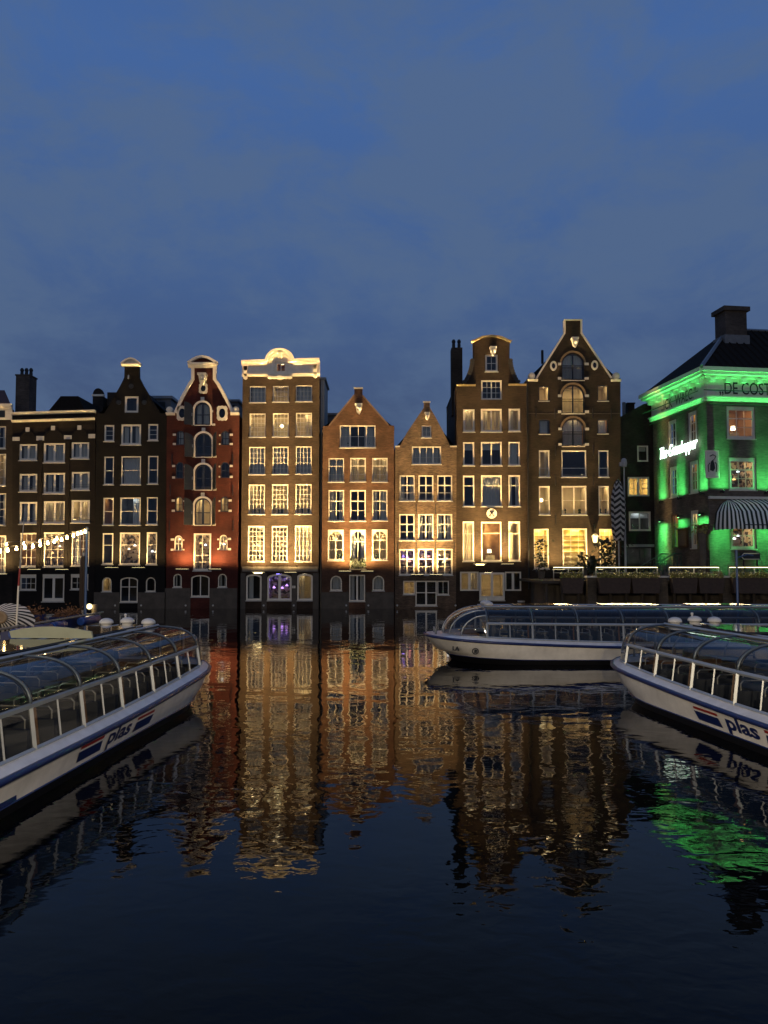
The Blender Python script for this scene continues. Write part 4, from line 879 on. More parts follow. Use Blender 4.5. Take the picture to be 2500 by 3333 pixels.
ch = fr.b(MB().box(q.x - .8, q.x + 1.05, q.y, q.y + 1.5, q.z - 2.6, zt), 'chimney', b_chim); fr.b(MB().box(q.x - 1.0, q.x + 1.25, q.y - .2, q.y + 1.7, zt, zt + .35), 'chimney_cap', b_chim, ch); fr.b(MB().box(q.x - .95, q.x + 1.2, q.y - .12, q.y + 1.6, q.z - 1.2, q.z - .4), 'chimney_flashing', lead, ch)
c2 = at_depth(2158, 1262, 67); q = inv @ c2; cc = fr.b(MB().box(q.x - .6, q.x + .6, q.y, q.y + 1, q.z - 3, q.z), 'chimney', b_dark); fr.b(MB().lathe([(.18, -1), (.22, 0), (.34, .5), (.28, .9), (.36, 1.0), (.3, 1.25), (.001, 1.3)], 10, (q.x + 1.25, q.y + .5, q.z - .4)), 'chimney_pot', blackiron, cc)
# striped awning with rounded hood
aw_m = striped('awning_stripes', (.02, .03, .025), (.72, .74, .68)); ub0 = fr.P(735, 1480, -.6)[0] - .6; zt_ = fr.P(900, 1388)[1]; OUT = 1.9; zb_ = fr.P(900, 1560, -OUT)[1]
def hood(a, b):
    t = b; K = ((0, 0, 0), (.3, .52, .2), (.58, .86, .5), (.86, 1, 1), (1.001, 1, 1))
    for (t0, y0, d0), (t1, y1, d1) in zip(K, K[1:]):
        if t0 <= t < t1: q = (t - t0) / (t1 - t0); y, dz = OUT * (y0 + (y1 - y0) * q), (zt_ - zb_) * (d0 + (d1 - d0) * q) + (0.0 if t < .86 else (t - .86) / .14 * .32)
    if a < .3:
        ph = (1 - a / .3) * math.pi / 2; return (ub0 + OUT - y * .62 * math.sin(ph), -.02 - y * math.cos(ph), zt_ - dz)
    return (ub0 + OUT + (a - .3) / .7 * 9.5, -.02 - y, zt_ - dz)
aw = MB(); aw.grid(hood, 70, 12, su=lambda a, b: (a / .3 * 7.0 if a < .3 else 7 + (a - .3) / .7 * 9.5 / .36))
fr.b(aw, 'awning', aw_m, recalc=False, smooth=True); fr.b(MB().tube([(ub0 + OUT, -OUT, zb_), (ub0 + OUT + 9.5, -OUT, zb_)], .04), 'awning_bar', blackiron)
fr.b(MB().box(ub0 + .3, 14, -.22, 0, zt_, zt_ + .2), 'awning_box', cream)
GREEN = (.09, 1.0, .20)
def green_spot(f, x, y, S0, reach, up, lat0, lat1, label):
    u, z = f.P(x, y); e = empty('green_wall_lamp', f.world(u, 0, z), f.yaw, label, 'wall lamp', 'green wall lamps on the corner building')
    MB().box(-.08, .08, -.26, 0, -.05, .05).build('bracket', blackiron, e); MB().lathe([(.07, -.12), (.1, 0), (.1, .12)], 10, (0, -.32, 0)).build('housing', blackiron, e)
    MB().lathe([(.001, .0), (.09, .0)], 10, (0, -.32, .122 * up)).build('lens', emit('green_lens', (.3, 1, .4), 12.0), e)
    washer(e, 'green_lamp', (0, -.34, .16 * up), tuple(f.n), tuple(f.d), .34, S0, reach, lat0, lat1, GREEN, up=up, start=.3, power=2.5, lexp=5.0)
for i, (x, y) in enumerate(((372, 1405), (500, 1382), (650, 1350))): green_spot(lf, x, y, 11.0, 1.45, 1, .5, .02, 'green uplight on the side wall, %s' % ('by the dark alley house', 'between the two upper side windows', 'next to the building corner')[i])
for i, (x, y) in enumerate(((765, 1338), (1065, 1345))): green_spot(fr, x, y, 9.0, 1.45, 1, .62, .03, 'green uplight above the striped awning, %s of the upper window' % ('corner side', 'far side')[i])
for i, (x, y) in enumerate(((372, 1532), (500, 1502), (645, 1484))): green_spot(lf, x, y, 13.0, 1.9, -1, .55, .06, 'green downlight on the side wall, %s' % ('above the stair balustrade', 'above the smaller menu cabinet', 'above the larger menu cabinet')[i])
for i, x in enumerate((760, 1060)): green_spot(fr, x, 1545, 8.0, 1.4, -1, .6, .1, 'green downlight under the striped awning, %s' % ('corner side', 'far side')[i])
def strip(f, ua, ub, y, z, pw, label):
    e = empty('light_strip', f.world((ua + ub) / 2, y, z), f.yaw, label, 'light strip', 'green light strips under the mouldings'); L_ = (ub - ua)
    MB().box(-L_ / 2, L_ / 2, -.03, .03, -.03, .02).build('channel', blackiron, e); MB().box(-L_ / 2, L_ / 2, -.02, .02, .021, .03).build('tube', emit('green_tube', (.1, 1, .2), .6), e)
    ld = bpy.data.lights.new('strip_lamp', 'AREA'); ld.shape = 'RECTANGLE'; ld.size = L_; ld.size_y = .05; ld.energy = pw * L_; ld.color = GREEN; ld.spread = R(125)
    o = bpy.data.objects.new('strip_lamp', ld); COL.objects.link(o); o.parent = e; o.location = (0, 0, .06); o.rotation_euler = (R(180), 0, 0)
strip(fr, -.8, 14, -1.04, zf1 + .35, 16, 'green light strip on the moulding under the DE COST lettering'); strip(lf, .3, LD + .6, -1.04, zf1 + .35, 14, 'green light strip on the moulding under the ICK WAEC lettering')
strip(fr, 0, 14, -.44, zf1 - .6, 9, 'green light strip below the lower moulding above the awning side windows'); strip(lf, .3, LD - .3, -.44, zf1 - .6, 9, 'green light strip below the lower moulding above the side windows')
# neon script sign on the side wall
ua, za = lf.P(345, 1132, -.3); ub, zb2 = lf.P(606, 1050, -.3); ns = empty('neon_sign', lf.world(ua, -.3, za), lf.yaw, 'white neon script sign glowing on the green side wall', 'neon sign')
tm, w = text_mb('The Grasshopper', 1.3, .0, .4, .02); sx = (ub - ua) / w
tm.v = [(x * sx, y, z * 1.05 + x * sx * .02 + .15) for x, y, z in tm.v]; tm.build('lettering', emit('neon_white', (.78, 1, .88), 5.0), ns, recalc=False)
MB().tube([(0, .12, .35), (ub - ua, .12, .5)], .03, 5).build('rail', blackiron, ns)
for t in (.1, .5, .9): MB().tube([((ub - ua) * t, .12, .42), ((ub - ua) * t, .3, .42)], .025, 5).build('bracket', blackiron, ns)
# emblem panel at the corner
u, z = fr.P(705, 1150, -.2); e = empty('emblem_sign', fr.world(u, -.2, z), fr.yaw, 'square pale emblem panel hanging at the corner of the green building', 'sign')
MB().box(-.55, .55, -.04, .04, -1.05, 1.05).build('panel', cream, e); MB().box(-.55, .55, -.05, -.041, .98, 1.05).box(-.55, .55, -.05, -.041, -1.05, -.98).box(-.55, -.48, -.05, -.041, -.98, .98).box(.48, .55, -.05, -.041, -.98, .98).build('frame', white, e)
eb = MB()
eb.prism([(-.2, -.45), (.05, -.55), (.22, -.3), (.15, .1), (.05, .35), (-.12, .2), (-.18, -.1)], -.05, -.041); eb.tube([(.1, -.045, .3), (.3, -.045, .62), (.05, -.045, .72), (-.2, -.045, .6)], .04, 4); eb.tube([(-.3, -.045, -.6), (-.34, -.045, -.1), (-.2, -.045, .1)], .04, 4); eb.tube([(.3, -.045, -.6), (.36, -.045, 0), (.2, -.045, .15)], .04, 4)
eb.build('emblem', ink, e); MB().box(-.06, .06, .04, .2, -.1, .1).build('bracket', blackiron, e)
# menu cabinets, board under the awning, entrance stairs
for x0, x1, y0, y1, lab in ((486, 545, 1590, 1715, 'smaller dark wooden menu cabinet beside the entrance door'), (616, 688, 1568, 1735, 'larger dark wooden menu cabinet near the building corner')):
    u0, u1, z0, z1 = lf.rect((x0, x1, y0, y1)); e = empty('menu_cabinet', lf.world((u0 + u1) / 2, 0, z0), lf.yaw, lab, 'menu board'); w, t = (u1 - u0) / 2, z1 - z0
    MB().box(-w, w, -.16, 0, 0, t).build('case', mat('menu_wood', (.07, .03, .015), .5), e); MB().box(-w - .1, w + .1, -.3, 0, t, t + .1).build('hood', mat('menu_wood', (.07, .03, .015)), e); MB().box(-w * .8, w * .8, -.17, -.162, t * .1, t * .9).build('menu_sheet', mat('menu_paper', (.16, .11, .07), .6, var=.5, vscale=7), e)
u0, u1, z0, z1 = fr.rect((880, 1010, 1752, 1800)); e = empty('sign_board', fr.world((u0 + u1) / 2, -.35, z0), fr.yaw, 'dark board with pale arrow outline under the awning window', 'sign'); w, t = (u1 - u0) / 2, z1 - z0
MB().box(-w, w, -.03, .03, 0, t).build('board', darkwood, e); MB().tube([(-w * .95, -.05, t / 2), (-w * .7, -.05, t * .9), (w * .9, -.05, t * .9)], .035, 4).tube([(-w * .95, -.05, t / 2), (-w * .7, -.05, t * .1), (w * .9, -.05, t * .1)], .035, 4).build('outline', white, e)
for k in (-1, 1): MB().box(w * .7 * k - .04, w * .7 * k + .04, -.03, .03, -1.2, 0).build('leg', blackiron, e)
gp = mat('green_black_paint', (.03, .06, .045), .5)
sr = lf.world(LD * .42, 0, 0); st = empty('entrance_stairs', (sr.x, sr.y, 2.5), TH, 'dark stairs with balustrade climbing to the side entrance', 'stairs')
for i in range(6): MB().box(-2.6 + i * .32, -.06, -1.0, 1.0, i * .18, i * .18 + .17).build('step', mat('stair_stone', (.12, .12, .11), .8), st)
for y in (-1.05, 1.05):
    MB().tube([(-2.7, y, .95), (-.75, y, 2.05), (-.1, y, 2.05)], .05, 5).build('handrail', gp, st)
    for i in range(9):
        x = -2.65 + i * .31; zb = max(0, min(5, int((x + 2.6) / .32))) * .18; MB().lathe([(.05, 0), (.08, .25), (.03, .55), (.05, .95)], 6, (x, y, zb)).build('baluster', gp, st)
MB().box(-.7, -.05, -1.06, 1.06, 1.08, 1.2).build('landing', mat('stair_stone', (.12, .12, .11)), st)

# ------------------------------------------------------------------ terrace over the water
TY = 55.0; x0 = at_depth(1768, 1900, TY).x; ter = empty('terrace', (x0, TY, 0), 0, 'wooden terrace on brick piers over the water, with planters along its edge', 'terrace')
deckw = mat('terrace_wood', (.05, .04, .03), .8, var=.3, vscale=2)
MB().box(0, 30, 0.25, 12.0, 2.3, 2.5).build('deck', deckw, ter); MB().box(0.9, 30, 4.0, 12, -.6, 2.29).build('quay_wall', greystone, ter)
pier = brick('pier_brick', (.10, .075, .05), (.07, .055, .04), (.09, .08, .06))
for px in (1926, 2158, 2365, 2560):
    xx = at_depth(px, 1900, TY).x - x0; pr = MB().box(xx - .32, xx + .32, -.1, .55, -.6, 2.72).build('pier', pier, ter)
    MB().box(xx - .38, xx + .38, -.16, .6, 2.72, 2.84).build('cap_stone', stone, pr)
    MB().box(xx - .36, xx + .36, -.13, .2, .7, .85).build('stone_band', stone, pr)
for i in range(26):
    xx = .4 + i * 1.15; MB().tube([(xx, .7, -.5), (xx, .7, 2.3)], .11, 6).build('pile', deckw, ter)
leafg = mat('planter_leaf', (.22, .21, .05), .55, var=.4, vscale=8); leafd = mat('dark_leaf', (.02, .03, .014), .5)
def leaves(mb, n, fn, s):
    for _ in range(n):
        p = Vector(fn()); a = Vector((random.gauss(0, 1), random.gauss(0, 1), random.gauss(0, 1))).normalized(); b = a.cross(Vector((random.gauss(0, 1), random.gauss(0, 1), random.gauss(0, 1)))).normalized() * s * .45; a = a * s
        mb.quad(p - a, p + b, p + a, p - b)
    return mb
boxm = mat('planter_wood', (.055, .035, .024), .8, var=.3, vscale=4)
for px0, px1, lab in ((1824, 1897, 'short wooden planter beside the first terrace pier, dry green plants'), (1944, 2050, 'long wooden planter under the lit rail below the zigzag parasol'), (2052, 2146, 'long wooden planter under the lit rail below the alley house'), (2182, 2266, 'long wooden planter below the entrance stairs'), (2268, 2352, 'long wooden planter below the larger menu cabinet'), (2378, 2520, 'long wooden planter below the awning window')):
    a, b = at_depth(px0, 1900, TY - .3).x, at_depth(px1, 1900, TY - .3).x; e = empty('planter', ((a + b) / 2, TY - .35, 1.62), 0, lab, 'planter', 'planters along the terrace edge'); w = (b - a) / 2
    MB().prism([(-w + .12, 0), (w - .12, 0), (w, 1.1), (-w, 1.1)], -.28, .28).build('box', boxm, e)
    tag(leaves(MB(), int(520 * w), lambda: (random.uniform(-w, w), random.gauss(0, .16), 1.08 + abs(random.gauss(0, .2))), .09).build('foliage', leafg, e, recalc=False), kind='stuff')
    MB().box(-w + .1, w - .1, .28, .6, .35, .45).build('bracket', blackiron, e)
led = emit('rail_led', (1, .80, .42), 6.0)
for px0, px1, lab in ((1800, 1900, 'lit terrace rail at the end by the yellow-blind windows'), (1938, 2142, 'lit terrace rail in front of the zigzag parasol'), (2176, 2342, 'lit terrace rail in front of the entrance stairs'), (2372, 2540, 'lit terrace rail in front of the awning window')):
    a, b = at_depth(px0, 1845, TY + .3).x, at_depth(px1, 1845, TY + .3).x; e = empty('terrace_rail', ((a + b) / 2, TY + .35, 2.5), 0, lab, 'railing', 'lit rails along the terrace'); w = (b - a) / 2; zt = at_depth(px0, 1846, TY + .35).z - 2.5
    MB().box(-w, w, -.06, .06, zt, zt + .06).build('top_rail', blackiron, e); MB().box(-w, w, -.02, .02, zt - .42, zt - .39).build('lower_rail', zinc, e); MB().box(-w + .05, w - .05, -.068, -.05, zt - .035, zt - .004).build('light_strip', led, e)
    n = max(2, int(w * 2 / 1.3))
    for i in range(n + 1): xx = -w + .05 + (2 * w - .1) * i / n; MB().box(xx - .03, xx + .03, -.03, .03, 0, zt).build('post', zinc, e)
    ld = bpy.data.lights.new('rail_lamp', 'AREA'); ld.shape = 'RECTANGLE'; ld.size = 2 * w; ld.size_y = .05; ld.energy = 20 * w; ld.color = (1, .76, .4); o = bpy.data.objects.new('rail_lamp', ld); COL.objects.link(o); o.parent = e; o.location = (0, -.1, zt - .06); o.rotation_euler = (R(-25), 0, 0)
def parasol_closed(loc, z0, z1, r, label, m, name='closed_parasol', folds=8, su=None, stripes=True):
    e = empty(name, loc, 0, label, 'parasol')
    mb = MB(); H_ = z1 - z0
    def fn(a, b):
        th = a * 2 * math.pi; k = 1 + .12 * math.cos(folds * th); rr = r * (.95 + .12 * math.sin(b * 3) if b < .75 else (1.03 - (b - .75) / .25 * .58)); rr *= .8 + .2 * min(1, b * 6)
        return (rr * k * math.cos(th), rr * k * math.sin(th), z0 + H_ * b)
    mb.grid(fn, 48, 24, su=(lambda a, b: b * H_ * 2.3 + abs(((a * 4 + .5) % 1) - .5) * 1.3) if stripes else None); mb.build('canopy', m, e, recalc=False, smooth=True)
    MB().tube([(0, 0, 0), (0, 0, z1 + .12)], .06, 8).build('pole', zinc, e); MB().box(-.45, .45, -.45, .45, 0, .12).build('base', greystone, e); MB().lathe([(.35 * r, 0), (.3 * r, .1), (.001, .22)], 8, (0, 0, z1)).build('cap', m if not stripes else darkwood, e)
    return e
p = at_depth(2014, 1760, 58); zt = at_depth(2014, 1568, 58).z
parasol_closed((p.x, 58, 2.5), p.z - 2.5, zt - 2.5, .46, 'closed parasol with black and white zigzag stripes on the terrace', striped('zigzag_cloth', (.02, .02, .02), (.36, .35, .32)))
p = at_depth(2031, 1515, 59); sl = empty('street_lamp', (p.x, 59, 2.5), 0, 'tall unlit street lamp with box head behind the zigzag parasol', 'street lamp')
MB().tube([(0, 0, 0), (0, 0, p.z - 2.6)], [.09, .05], 8).build('pole', mat('grey_pole', (.3, .3, .29), .5), sl); MB().lathe([(.2, 0), (.24, .3), (.2, .55), (.08, .66), (.001, .67)], 10, (0, 0, p.z - 2.6)).build('lamp_head', mat('grey_pole', (.3, .3, .29)), sl); MB().box(-.34, -.2, -.1, .1, p.z - 2.55, p.z - 2.25).build('control_box', mat('grey_pole', (.3, .3, .29)), sl)
# pale hanging lantern on the wide house
p = at_depth(1937, 1752, DF - .5); e = empty('wall_lantern', (p.x, DF, p.z), 0, 'pale hanging lantern on the wide house beside the yellow-blind window', 'lantern')
MB().lathe([(.17, -.35), (.29, .2), (.26, .22), (.12, .36), (.001, .38)], 6, (0, -.5, 0)).build('lantern_body', mat('lantern_glass', (.75, .68, .5), .4), e); MB().tube([(0, 0, 1.15), (0, -.28, 1.1), (0, -.5, .75), (0, -.5, .36)], .045, 5).build('bracket', blackiron, e)
# broad-leaved dark plants standing on the terrace
for px, py0, py1, Y, n, s, lab, lm in ((1932, 1868, 1812, 56.3, 60, .32, 'dark broad-leaved plant in front of the wall lantern', leafd), (1982, 1850, 1752, 60.5, 260, .2, 'dark green shrub against the wide house beside the zigzag parasol', leafd), (1900, 1848, 1800, 60.5, 60, .2, 'small dark shrub in front of the middle yellow-blind window', leafd), (1762, 1860, 1755, 60.8, 120, .17, 'dark shrub in front of the first yellow-blind window', leafd), (2285, 1735, 1705, 57.0, 40, .14, 'small pale plant on the sill by the larger menu cabinet', leafg)):
    b = at_depth(px, py0, Y); t = at_depth(px, py1, Y); hh = t.z - b.z; e = empty('potted_plant', (b.x, Y, 2.5), 0, lab, 'plant')
    zz = b.z - 2.5; MB().lathe([(.001, 0), (.22, 0), (.3, zz if zz > .3 else .4), (.25, zz if zz > .3 else .4)], 10).build('pot', greystone, e)
    wx = {1982: .95, 1932: .4}.get(px, .5)
    tag(leaves(MB(), n, lambda: (random.gauss(0, wx * .55), random.gauss(0, .3), zz + random.uniform(0, 1) * hh), s).build('foliage', lm, e, recalc=False), kind='stuff')
p = at_depth(1697, 1965, 62.3); e = empty('mooring_post', (p.x, 62.3, 0), 0, 'stout wooden mooring post with pale top at the foot of the medallion house', 'post')
MB().lathe([(.27, -.6), (.27, p.z + .1), (.29, p.z + .1), (.29, p.z + .28), (.001, p.z + .3)], 12).build('post', deckw, e, smooth=False); MB().lathe([(.3, p.z + .12), (.3, p.z + .25)], 12).build('band', stone, e)
# house bollards: little pale mooring rings low on the walls
for i, px in enumerate((374, 459, 604, 693, 858, 956, 1127, 1199, 1293, 1483)):
    p = at_depth(px, 1971, DF - .1); o = MB().ball((0, -.02, 0), .085, 8, 5).tube([(0, .1, 0), (0, 0, 0)], .04, 5).build('mooring_knob', stone); hr = [r for x, r in ROOTS if x <= p.x][-1]; o.location = (p.x - hr.location.x, -.04, p.z); o.parent = hr

# ------------------------------------------------------------------ glass-roofed canal boats
hullw = mat('hull_white', (.70, .68, .63), .34, spec=.5, var=.2, vscale=2.2, coat=.25); deckwht = mat('deck_white', (.62, .64, .68), .3, var=.2, vscale=2.6, coat=.35); bootm = mat('boot_black', (.006, .006, .007), .4); navy = mat('navy_paint', (.008, .016, .085), .3, coat=.3); flagred = mat('flag_red', (.25, .018, .012), .4)
alu = mat('aluminium', (.42, .44, .43), .35, metal=.55, var=.1); rubber = mat('dark_frame', (.02, .022, .026), .35); seatm = mat('seat_vinyl', (.045, .055, .075), .5); floorm = mat('boat_floor', (.03, .026, .022), .7); domew = mat('dome_white', (.52, .52, .51), .45, var=.15); roofm = mat('roof_glass_dark', (.02, .022, .026), .06, spec=.9, bump=.05, bscale=3)
ribm = mat('rib_grey', (.10, .125, .14), .35, metal=.3); woodm = mat('varnished_wood', (.14, .07, .03), .45)
def boat(name, label, stem, ang, L=20.0, text=True, B=2.08, hatch=False, logo=False, roofz=2.0):
    e = empty(name, (stem[0], stem[1], 0), ang, label, 'tour boat')
    def b(d):
        t = min(max(d / 2.7, 0), 1); v = B * (1 - (1 - t) ** 2.3) ** (1 / 1.9)
        if d > L - 2.5: v *= 1 - .25 * ((d - L + 2.5) / 2.5) ** 2
        return max(v, .03)
    def zd(d): return .63 + .33 * max(0, 1 - d / 9.0) ** 1.8
    ROW = ((-.35, 1.6, .80), (.0, 1.05, .89), (.155, .85, .915), (.25, .72, .925), (.45, .40, .965), (None, .05, .995))
    ds = [0, .12, .3, .6, 1.0, 1.5, 2.1, 2.8, 3.4, 4.2, 5.2, 6.4, 7.6, 9, 11, 13, 15, L - 2.5, L - 1, L]
    def pt(ri, d, s):
        z, rk, k = ROW[ri]; z = zd(d) - .03 if z is None else z + (.10 * max(0, 1 - d / 3) if ri in (2, 3) else 0); return (-(rk + d * (L - rk) / L), s * b(d) * k, z)
    def side_y(d, z):   # hull half-breadth at height z, well aft of the bow
        zs = [(.155, .915), (.25, .925), (.45, .965), (zd(d) - .03, .995)]
        for (a, ka), (c, kc) in zip(zs, zs[1:]):
            if z <= c: return b(d) * (ka + (kc - ka) * (z - a) / (c - a))
        return b(d)
    def strake(r0, r1, nm, m):
        mb = MB()
        for s in (-1, 1):
            mb.grid(lambda i, j, s=s: pt(r0 + int(round(j * (r1 - r0))), ds[int(round(i * (len(ds) - 1)))], s), len(ds) - 1, r1 - r0)
        a, c = len(ds) - 1, L
        mb.quad(*[pt(r, L, 1) for r in range(r0, r1 + 1)], *[pt(r, L, -1) for r in range(r1, r0 - 1, -1)])
        return mb.build(nm, m, e, smooth=True)
    strake(0, 2, 'boot_topping', bootm); strake(2, 5, 'hull', hullw)
    for s in (-1, 1):
        MB().tube([(-d, s * (b(d) + .012), zd(d)) for d in ds], .055, 6).build('rub_rail', navy, e, smooth=True)
        MB().tube([(pt(3, d, s)[0], pt(3, d, s)[1] + s * .004, pt(2, d, s)[2] + .02) for d in ds[1:]], .016, 4).build('waterline_stripe', navy, e)
    # coaming: sloping side deck up to the window sill
    SI, ZS, EV = .20, .14, .085
    def sill(d, s): return Vector((-d, s * max(b(d) - SI, .05), zd(d) + ZS * min(1, max(0, (d - .2) / 1.0))))
    def eave(d, s): return Vector((-d, s * (b(d) - SI - EV), 1.44 + .06 * max(0, 1 - d / 7)))
    dd = [0.02, .3, .6, 1.0, 1.5, 2.1, 2.8, 3.4, 4.2, 5.2, 6.4, 7.6, 9, 11, 13, 15, L - 2.5, L - 1, L - .05]
    cm = MB()
    for s in (-1, 1): cm.grid(lambda i, j, s=s: Vector((-dd[int(round(i * 18))], s * (b(dd[int(round(i * 18))]) - .005), zd(dd[int(round(i * 18))]) + .035)).lerp(sill(dd[int(round(i * 18))], s), j), 18, 2)
    cm.build('side_deck', deckwht, e, smooth=True)
    fd = MB(); fd.grid(lambda i, j: sill(.02 + 1.9 * i, -1).lerp(sill(.02 + 1.9 * i, 1), j) + Vector((0, 0, .03 * math.sin(math.pi * j))), 10, 6); fd.build('foredeck', deckwht, e, smooth=True)
    MB().quad((-1.6, -1.4, .12), (-1.6, 1.4, .12), (-L + .3, 1.5, .12), (-L + .3, -1.5, .12)).build('cabin_floor', floorm, e)
    D0, DB = 2.2, 1.65; bays = int((L - D0 - 2.2) / DB); posts = [D0 + DB * i for i in range(bays + 1)]
    def arch(d, n=9):   # half profile from eave up to the roof centre strip
        out = []
        ev = eave(d, 1); y0, z0, y1, z1 = ev.y, ev.z, .72, roofz
        for i in range(n + 1):
            t = i / n * math.pi / 2; out.append((y1 + (y0 - y1) * math.cos(t) ** .8 if i < n else y1, z0 + (z1 - z0) * math.sin(t) ** .85))
        return out
    for d in posts:
        for s in (-1, 1):
            p = MB(); a, c = sill(d, s), eave(d, s); p.tube([a + Vector((-.10 * 0, 0, 0)), c], .042, 4); p.build('window_post', alu, e)
            if d > posts[0]: MB().tube([a + Vector((.16, -s * .03, 0)), c + Vector((.16, -s * .03, 0))], .03, 4).build('inner_post', woodm, e)
            MB().tube([(-d, s * y, z) for y, z in arch(d)], .032, 5).build('roof_rib', ribm, e, smooth=True)
    for s in (-1, 1):
        MB().tube([eave(d, s) for d in [D0 - .02] + posts[1:]], .05, 5).build('eave_rail', alu, e); MB().tube([sill(d, s) + Vector((0, 0, .02)) for d in [D0] + posts[1:]], .035, 4).build('sill_rail', alu, e)
        for d0, d1 in zip(posts, posts[1:]):
            g = MB(); g.quad(sill(d0, s), sill(d1, s), eave(d1, s), eave(d0, s)); g.build('side_pane', boatglass, e, recalc=False)
            dm = (d0 + d1) / 2; MB().tube([sill(dm, s), eave(dm, s)], .02, 4).build('mullion', alu, e)
            g = MB(); A0, A1 = arch(d0), arch(d1)
            g.grid(lambda i, j, s=s: Vector((-d0, s * A0[int(round(j * 9))][0], A0[int(round(j * 9))][1])).lerp(Vector((-d1, s * A1[int(round(j * 9))][0], A1[int(round(j * 9))][1])), i), 1, 9); g.build('roof_pane', boatroof, e, recalc=False, smooth=True)
            for dx in (d0 + .07, d1 - .07):
                Ad = arch(dx); MB().tube([(-dx, s * (y + .0), z - .01) for y, z in Ad[1:]], .022, 4).build('pane_seal', rubber, e, smooth=True)
    # roof centre strip: glazed sliding hatches on runners
    rs = MB(); rs.grid(lambda i, j: (-(D0 + (posts[-1] - D0) * i), -.72 + 1.44 * j, roofz + .05 * math.sin(math.pi * j)), 8, 6); rs.build('roof_panel', roofm, e, smooth=True)
    for y in (-.72, .72, -.36, .36): MB().tube([(-D0 + .05, y, roofz + .03), (-posts[-1], y, roofz + .03)], .035 if abs(y) > .5 else .022, 4).build('roof_runner', alu, e)
    for i in range(3):
        d = D0 + 1.2 + 3.4 * i; MB().box(-d - 2.2, -d, -.62, .62, roofz + .06, roofz + .10).build('sliding_hatch', roofm, e)
    if hatch:
        d = 6.3; n = 14; top = [(-.88 + 1.76 * i / n, roofz + .23 + .10 * math.sin(math.pi * i / n)) for i in range(n + 1)]; mb = MB(); mb.prism([(-.88, roofz + .08)] + [(.88, roofz + .08)] + top[::-1], 0, .05)
        mb.v = [(-d - y * 1 - (z - roofz - .08) * .5, x, z) for x, y, z in mb.v]; mb.build('hatch_visor', mat('sage_paint', (.34, .37, .29), .5, var=.1), e)
    # wheelhouse dome
    a0 = [(s * y, z) for s in (1,) for y, z in arch(D0)]; prof = [sill(D0, 1)] + [Vector((-D0, y, z)) for y, z in a0] ; prof = [(p.y, p.z) for p in prof] + [(0, roofz + .05)]; full = prof + [(-y, z) for y, z in prof[-2::-1]]; m_ = len(full) - 1
    zs = sill(D0 - .6, 1).z
    def dome(i, j):
        y, z = full[int(round(j * m_))]; th = -math.pi / 2 + math.pi * j; bx, by = -D0 + 1.5 * math.cos(th) ** .8 if abs(math.cos(th)) > 1e-6 else -D0, -(b(D0) - SI) * math.sin(th) * .98
        t = i * math.pi / 2; return (-D0 + (bx + D0) * math.sin(t), y + (by - y) * math.sin(t) ** 1.4, zs + (z - zs) * math.cos(t))
    MB().grid(dome, 8, m_).build('windscreen', boatglass, e, recalc=False, smooth=True)
    for j in (.16, .3, .44, .56, .7, .84): 
        jj = round(j * m_) / m_; MB().tube([dome(i / 8, jj) for i in range(9)], .028, 4).build('windscreen_bar', alu, e, smooth=True)
    MB().tube([dome(1, j / 20) for j in range(21)], .035, 4).build('windscreen_sill', alu, e, smooth=True)
    MB().box(-D0 + .2, -D0 + .8, -1.0, 1.0, .3, 1.05).build('helm_console', woodm, e); MB().lathe([(.001, 0), (.2, 0), (.22, .35), (.18, .7), (.001, .72)], 8, (-D0 - .5, .3, .75)).build('helm_seat', seatm, e)
    for y in (-.56, 0, .56):
        dm_ = MB().lathe([(.13, 0), (.13, .07), (.18, .07), (.18, .1)] + [(.18 * math.cos(k * math.pi / 12), .1 + .11 * math.sin(k * math.pi / 12)) for k in range(1, 7)], 16, (-D0 - .22, y, roofz + (.045 if y == 0 else .02))); dm_.build('roof_dome', domew, e, smooth=True)
    MB().tube([(-D0 - .2, .06, roofz + .24), (-D0 - .2, .06, roofz + .30)], .025, 6).ball((-D0 - .2, .06, roofz + .31), .04, 8, 5).build('mast_light', domew, e)
    for s in (-1, 1):
        MB().tube([(-.42, s * .5, zd(.4) + .05), (-.42, s * .5, zd(.4) + .27)], .045, 6).tube([(-.42, s * .38, zd(.4) + .22), (-.42, s * .62, zd(.4) + .22)], .03, 5).build('bollard', zinc, e)
        MB().box(-11.5, -11.05, s * side_y(11, .25) - .02, s * side_y(11, .25) + .02, .2, .27).build('vent', navy, e)
    # benches with bent-tube grab rails
    for i, d in enumerate([p + .45 for p in posts[:-1]] + [p + 1.3 for p in posts[:-1]]):
        for s in (-1, 1):
            y0, y1 = s * .35, s * (b(d) - SI - .25); ya, yb = min(y0, y1), max(y0, y1)
            st = MB().box(-d - .42, -d, ya, yb, .42, .54).box(-d - .12, -d - .0, ya, yb, .54, 1.02).box(-d - .38, -d - .04, ya + .1, yb - .1, .12, .42).build('bench', seatm, e)
            MB().tube([(-d - .05, ya + .08, .95), (-d - .05, ya + .08, 1.16), (-d - .05, ya + .14, 1.22), (-d - .05, yb - .14, 1.22), (-d - .05, yb - .08, 1.16), (-d - .05, yb - .08, .95)], .016, 5).build('grab_rail', alu, st)
    def decal(mb, x0, s, nm, m, H0=0.0):
        o = MB(); o.f = mb.f
        for x, y, z in mb.v:
            d = x0 + s * x; o.v.append((-d, s * (side_y(d, z) + .012), z))
        return o.build(nm, m, e, recalc=False)
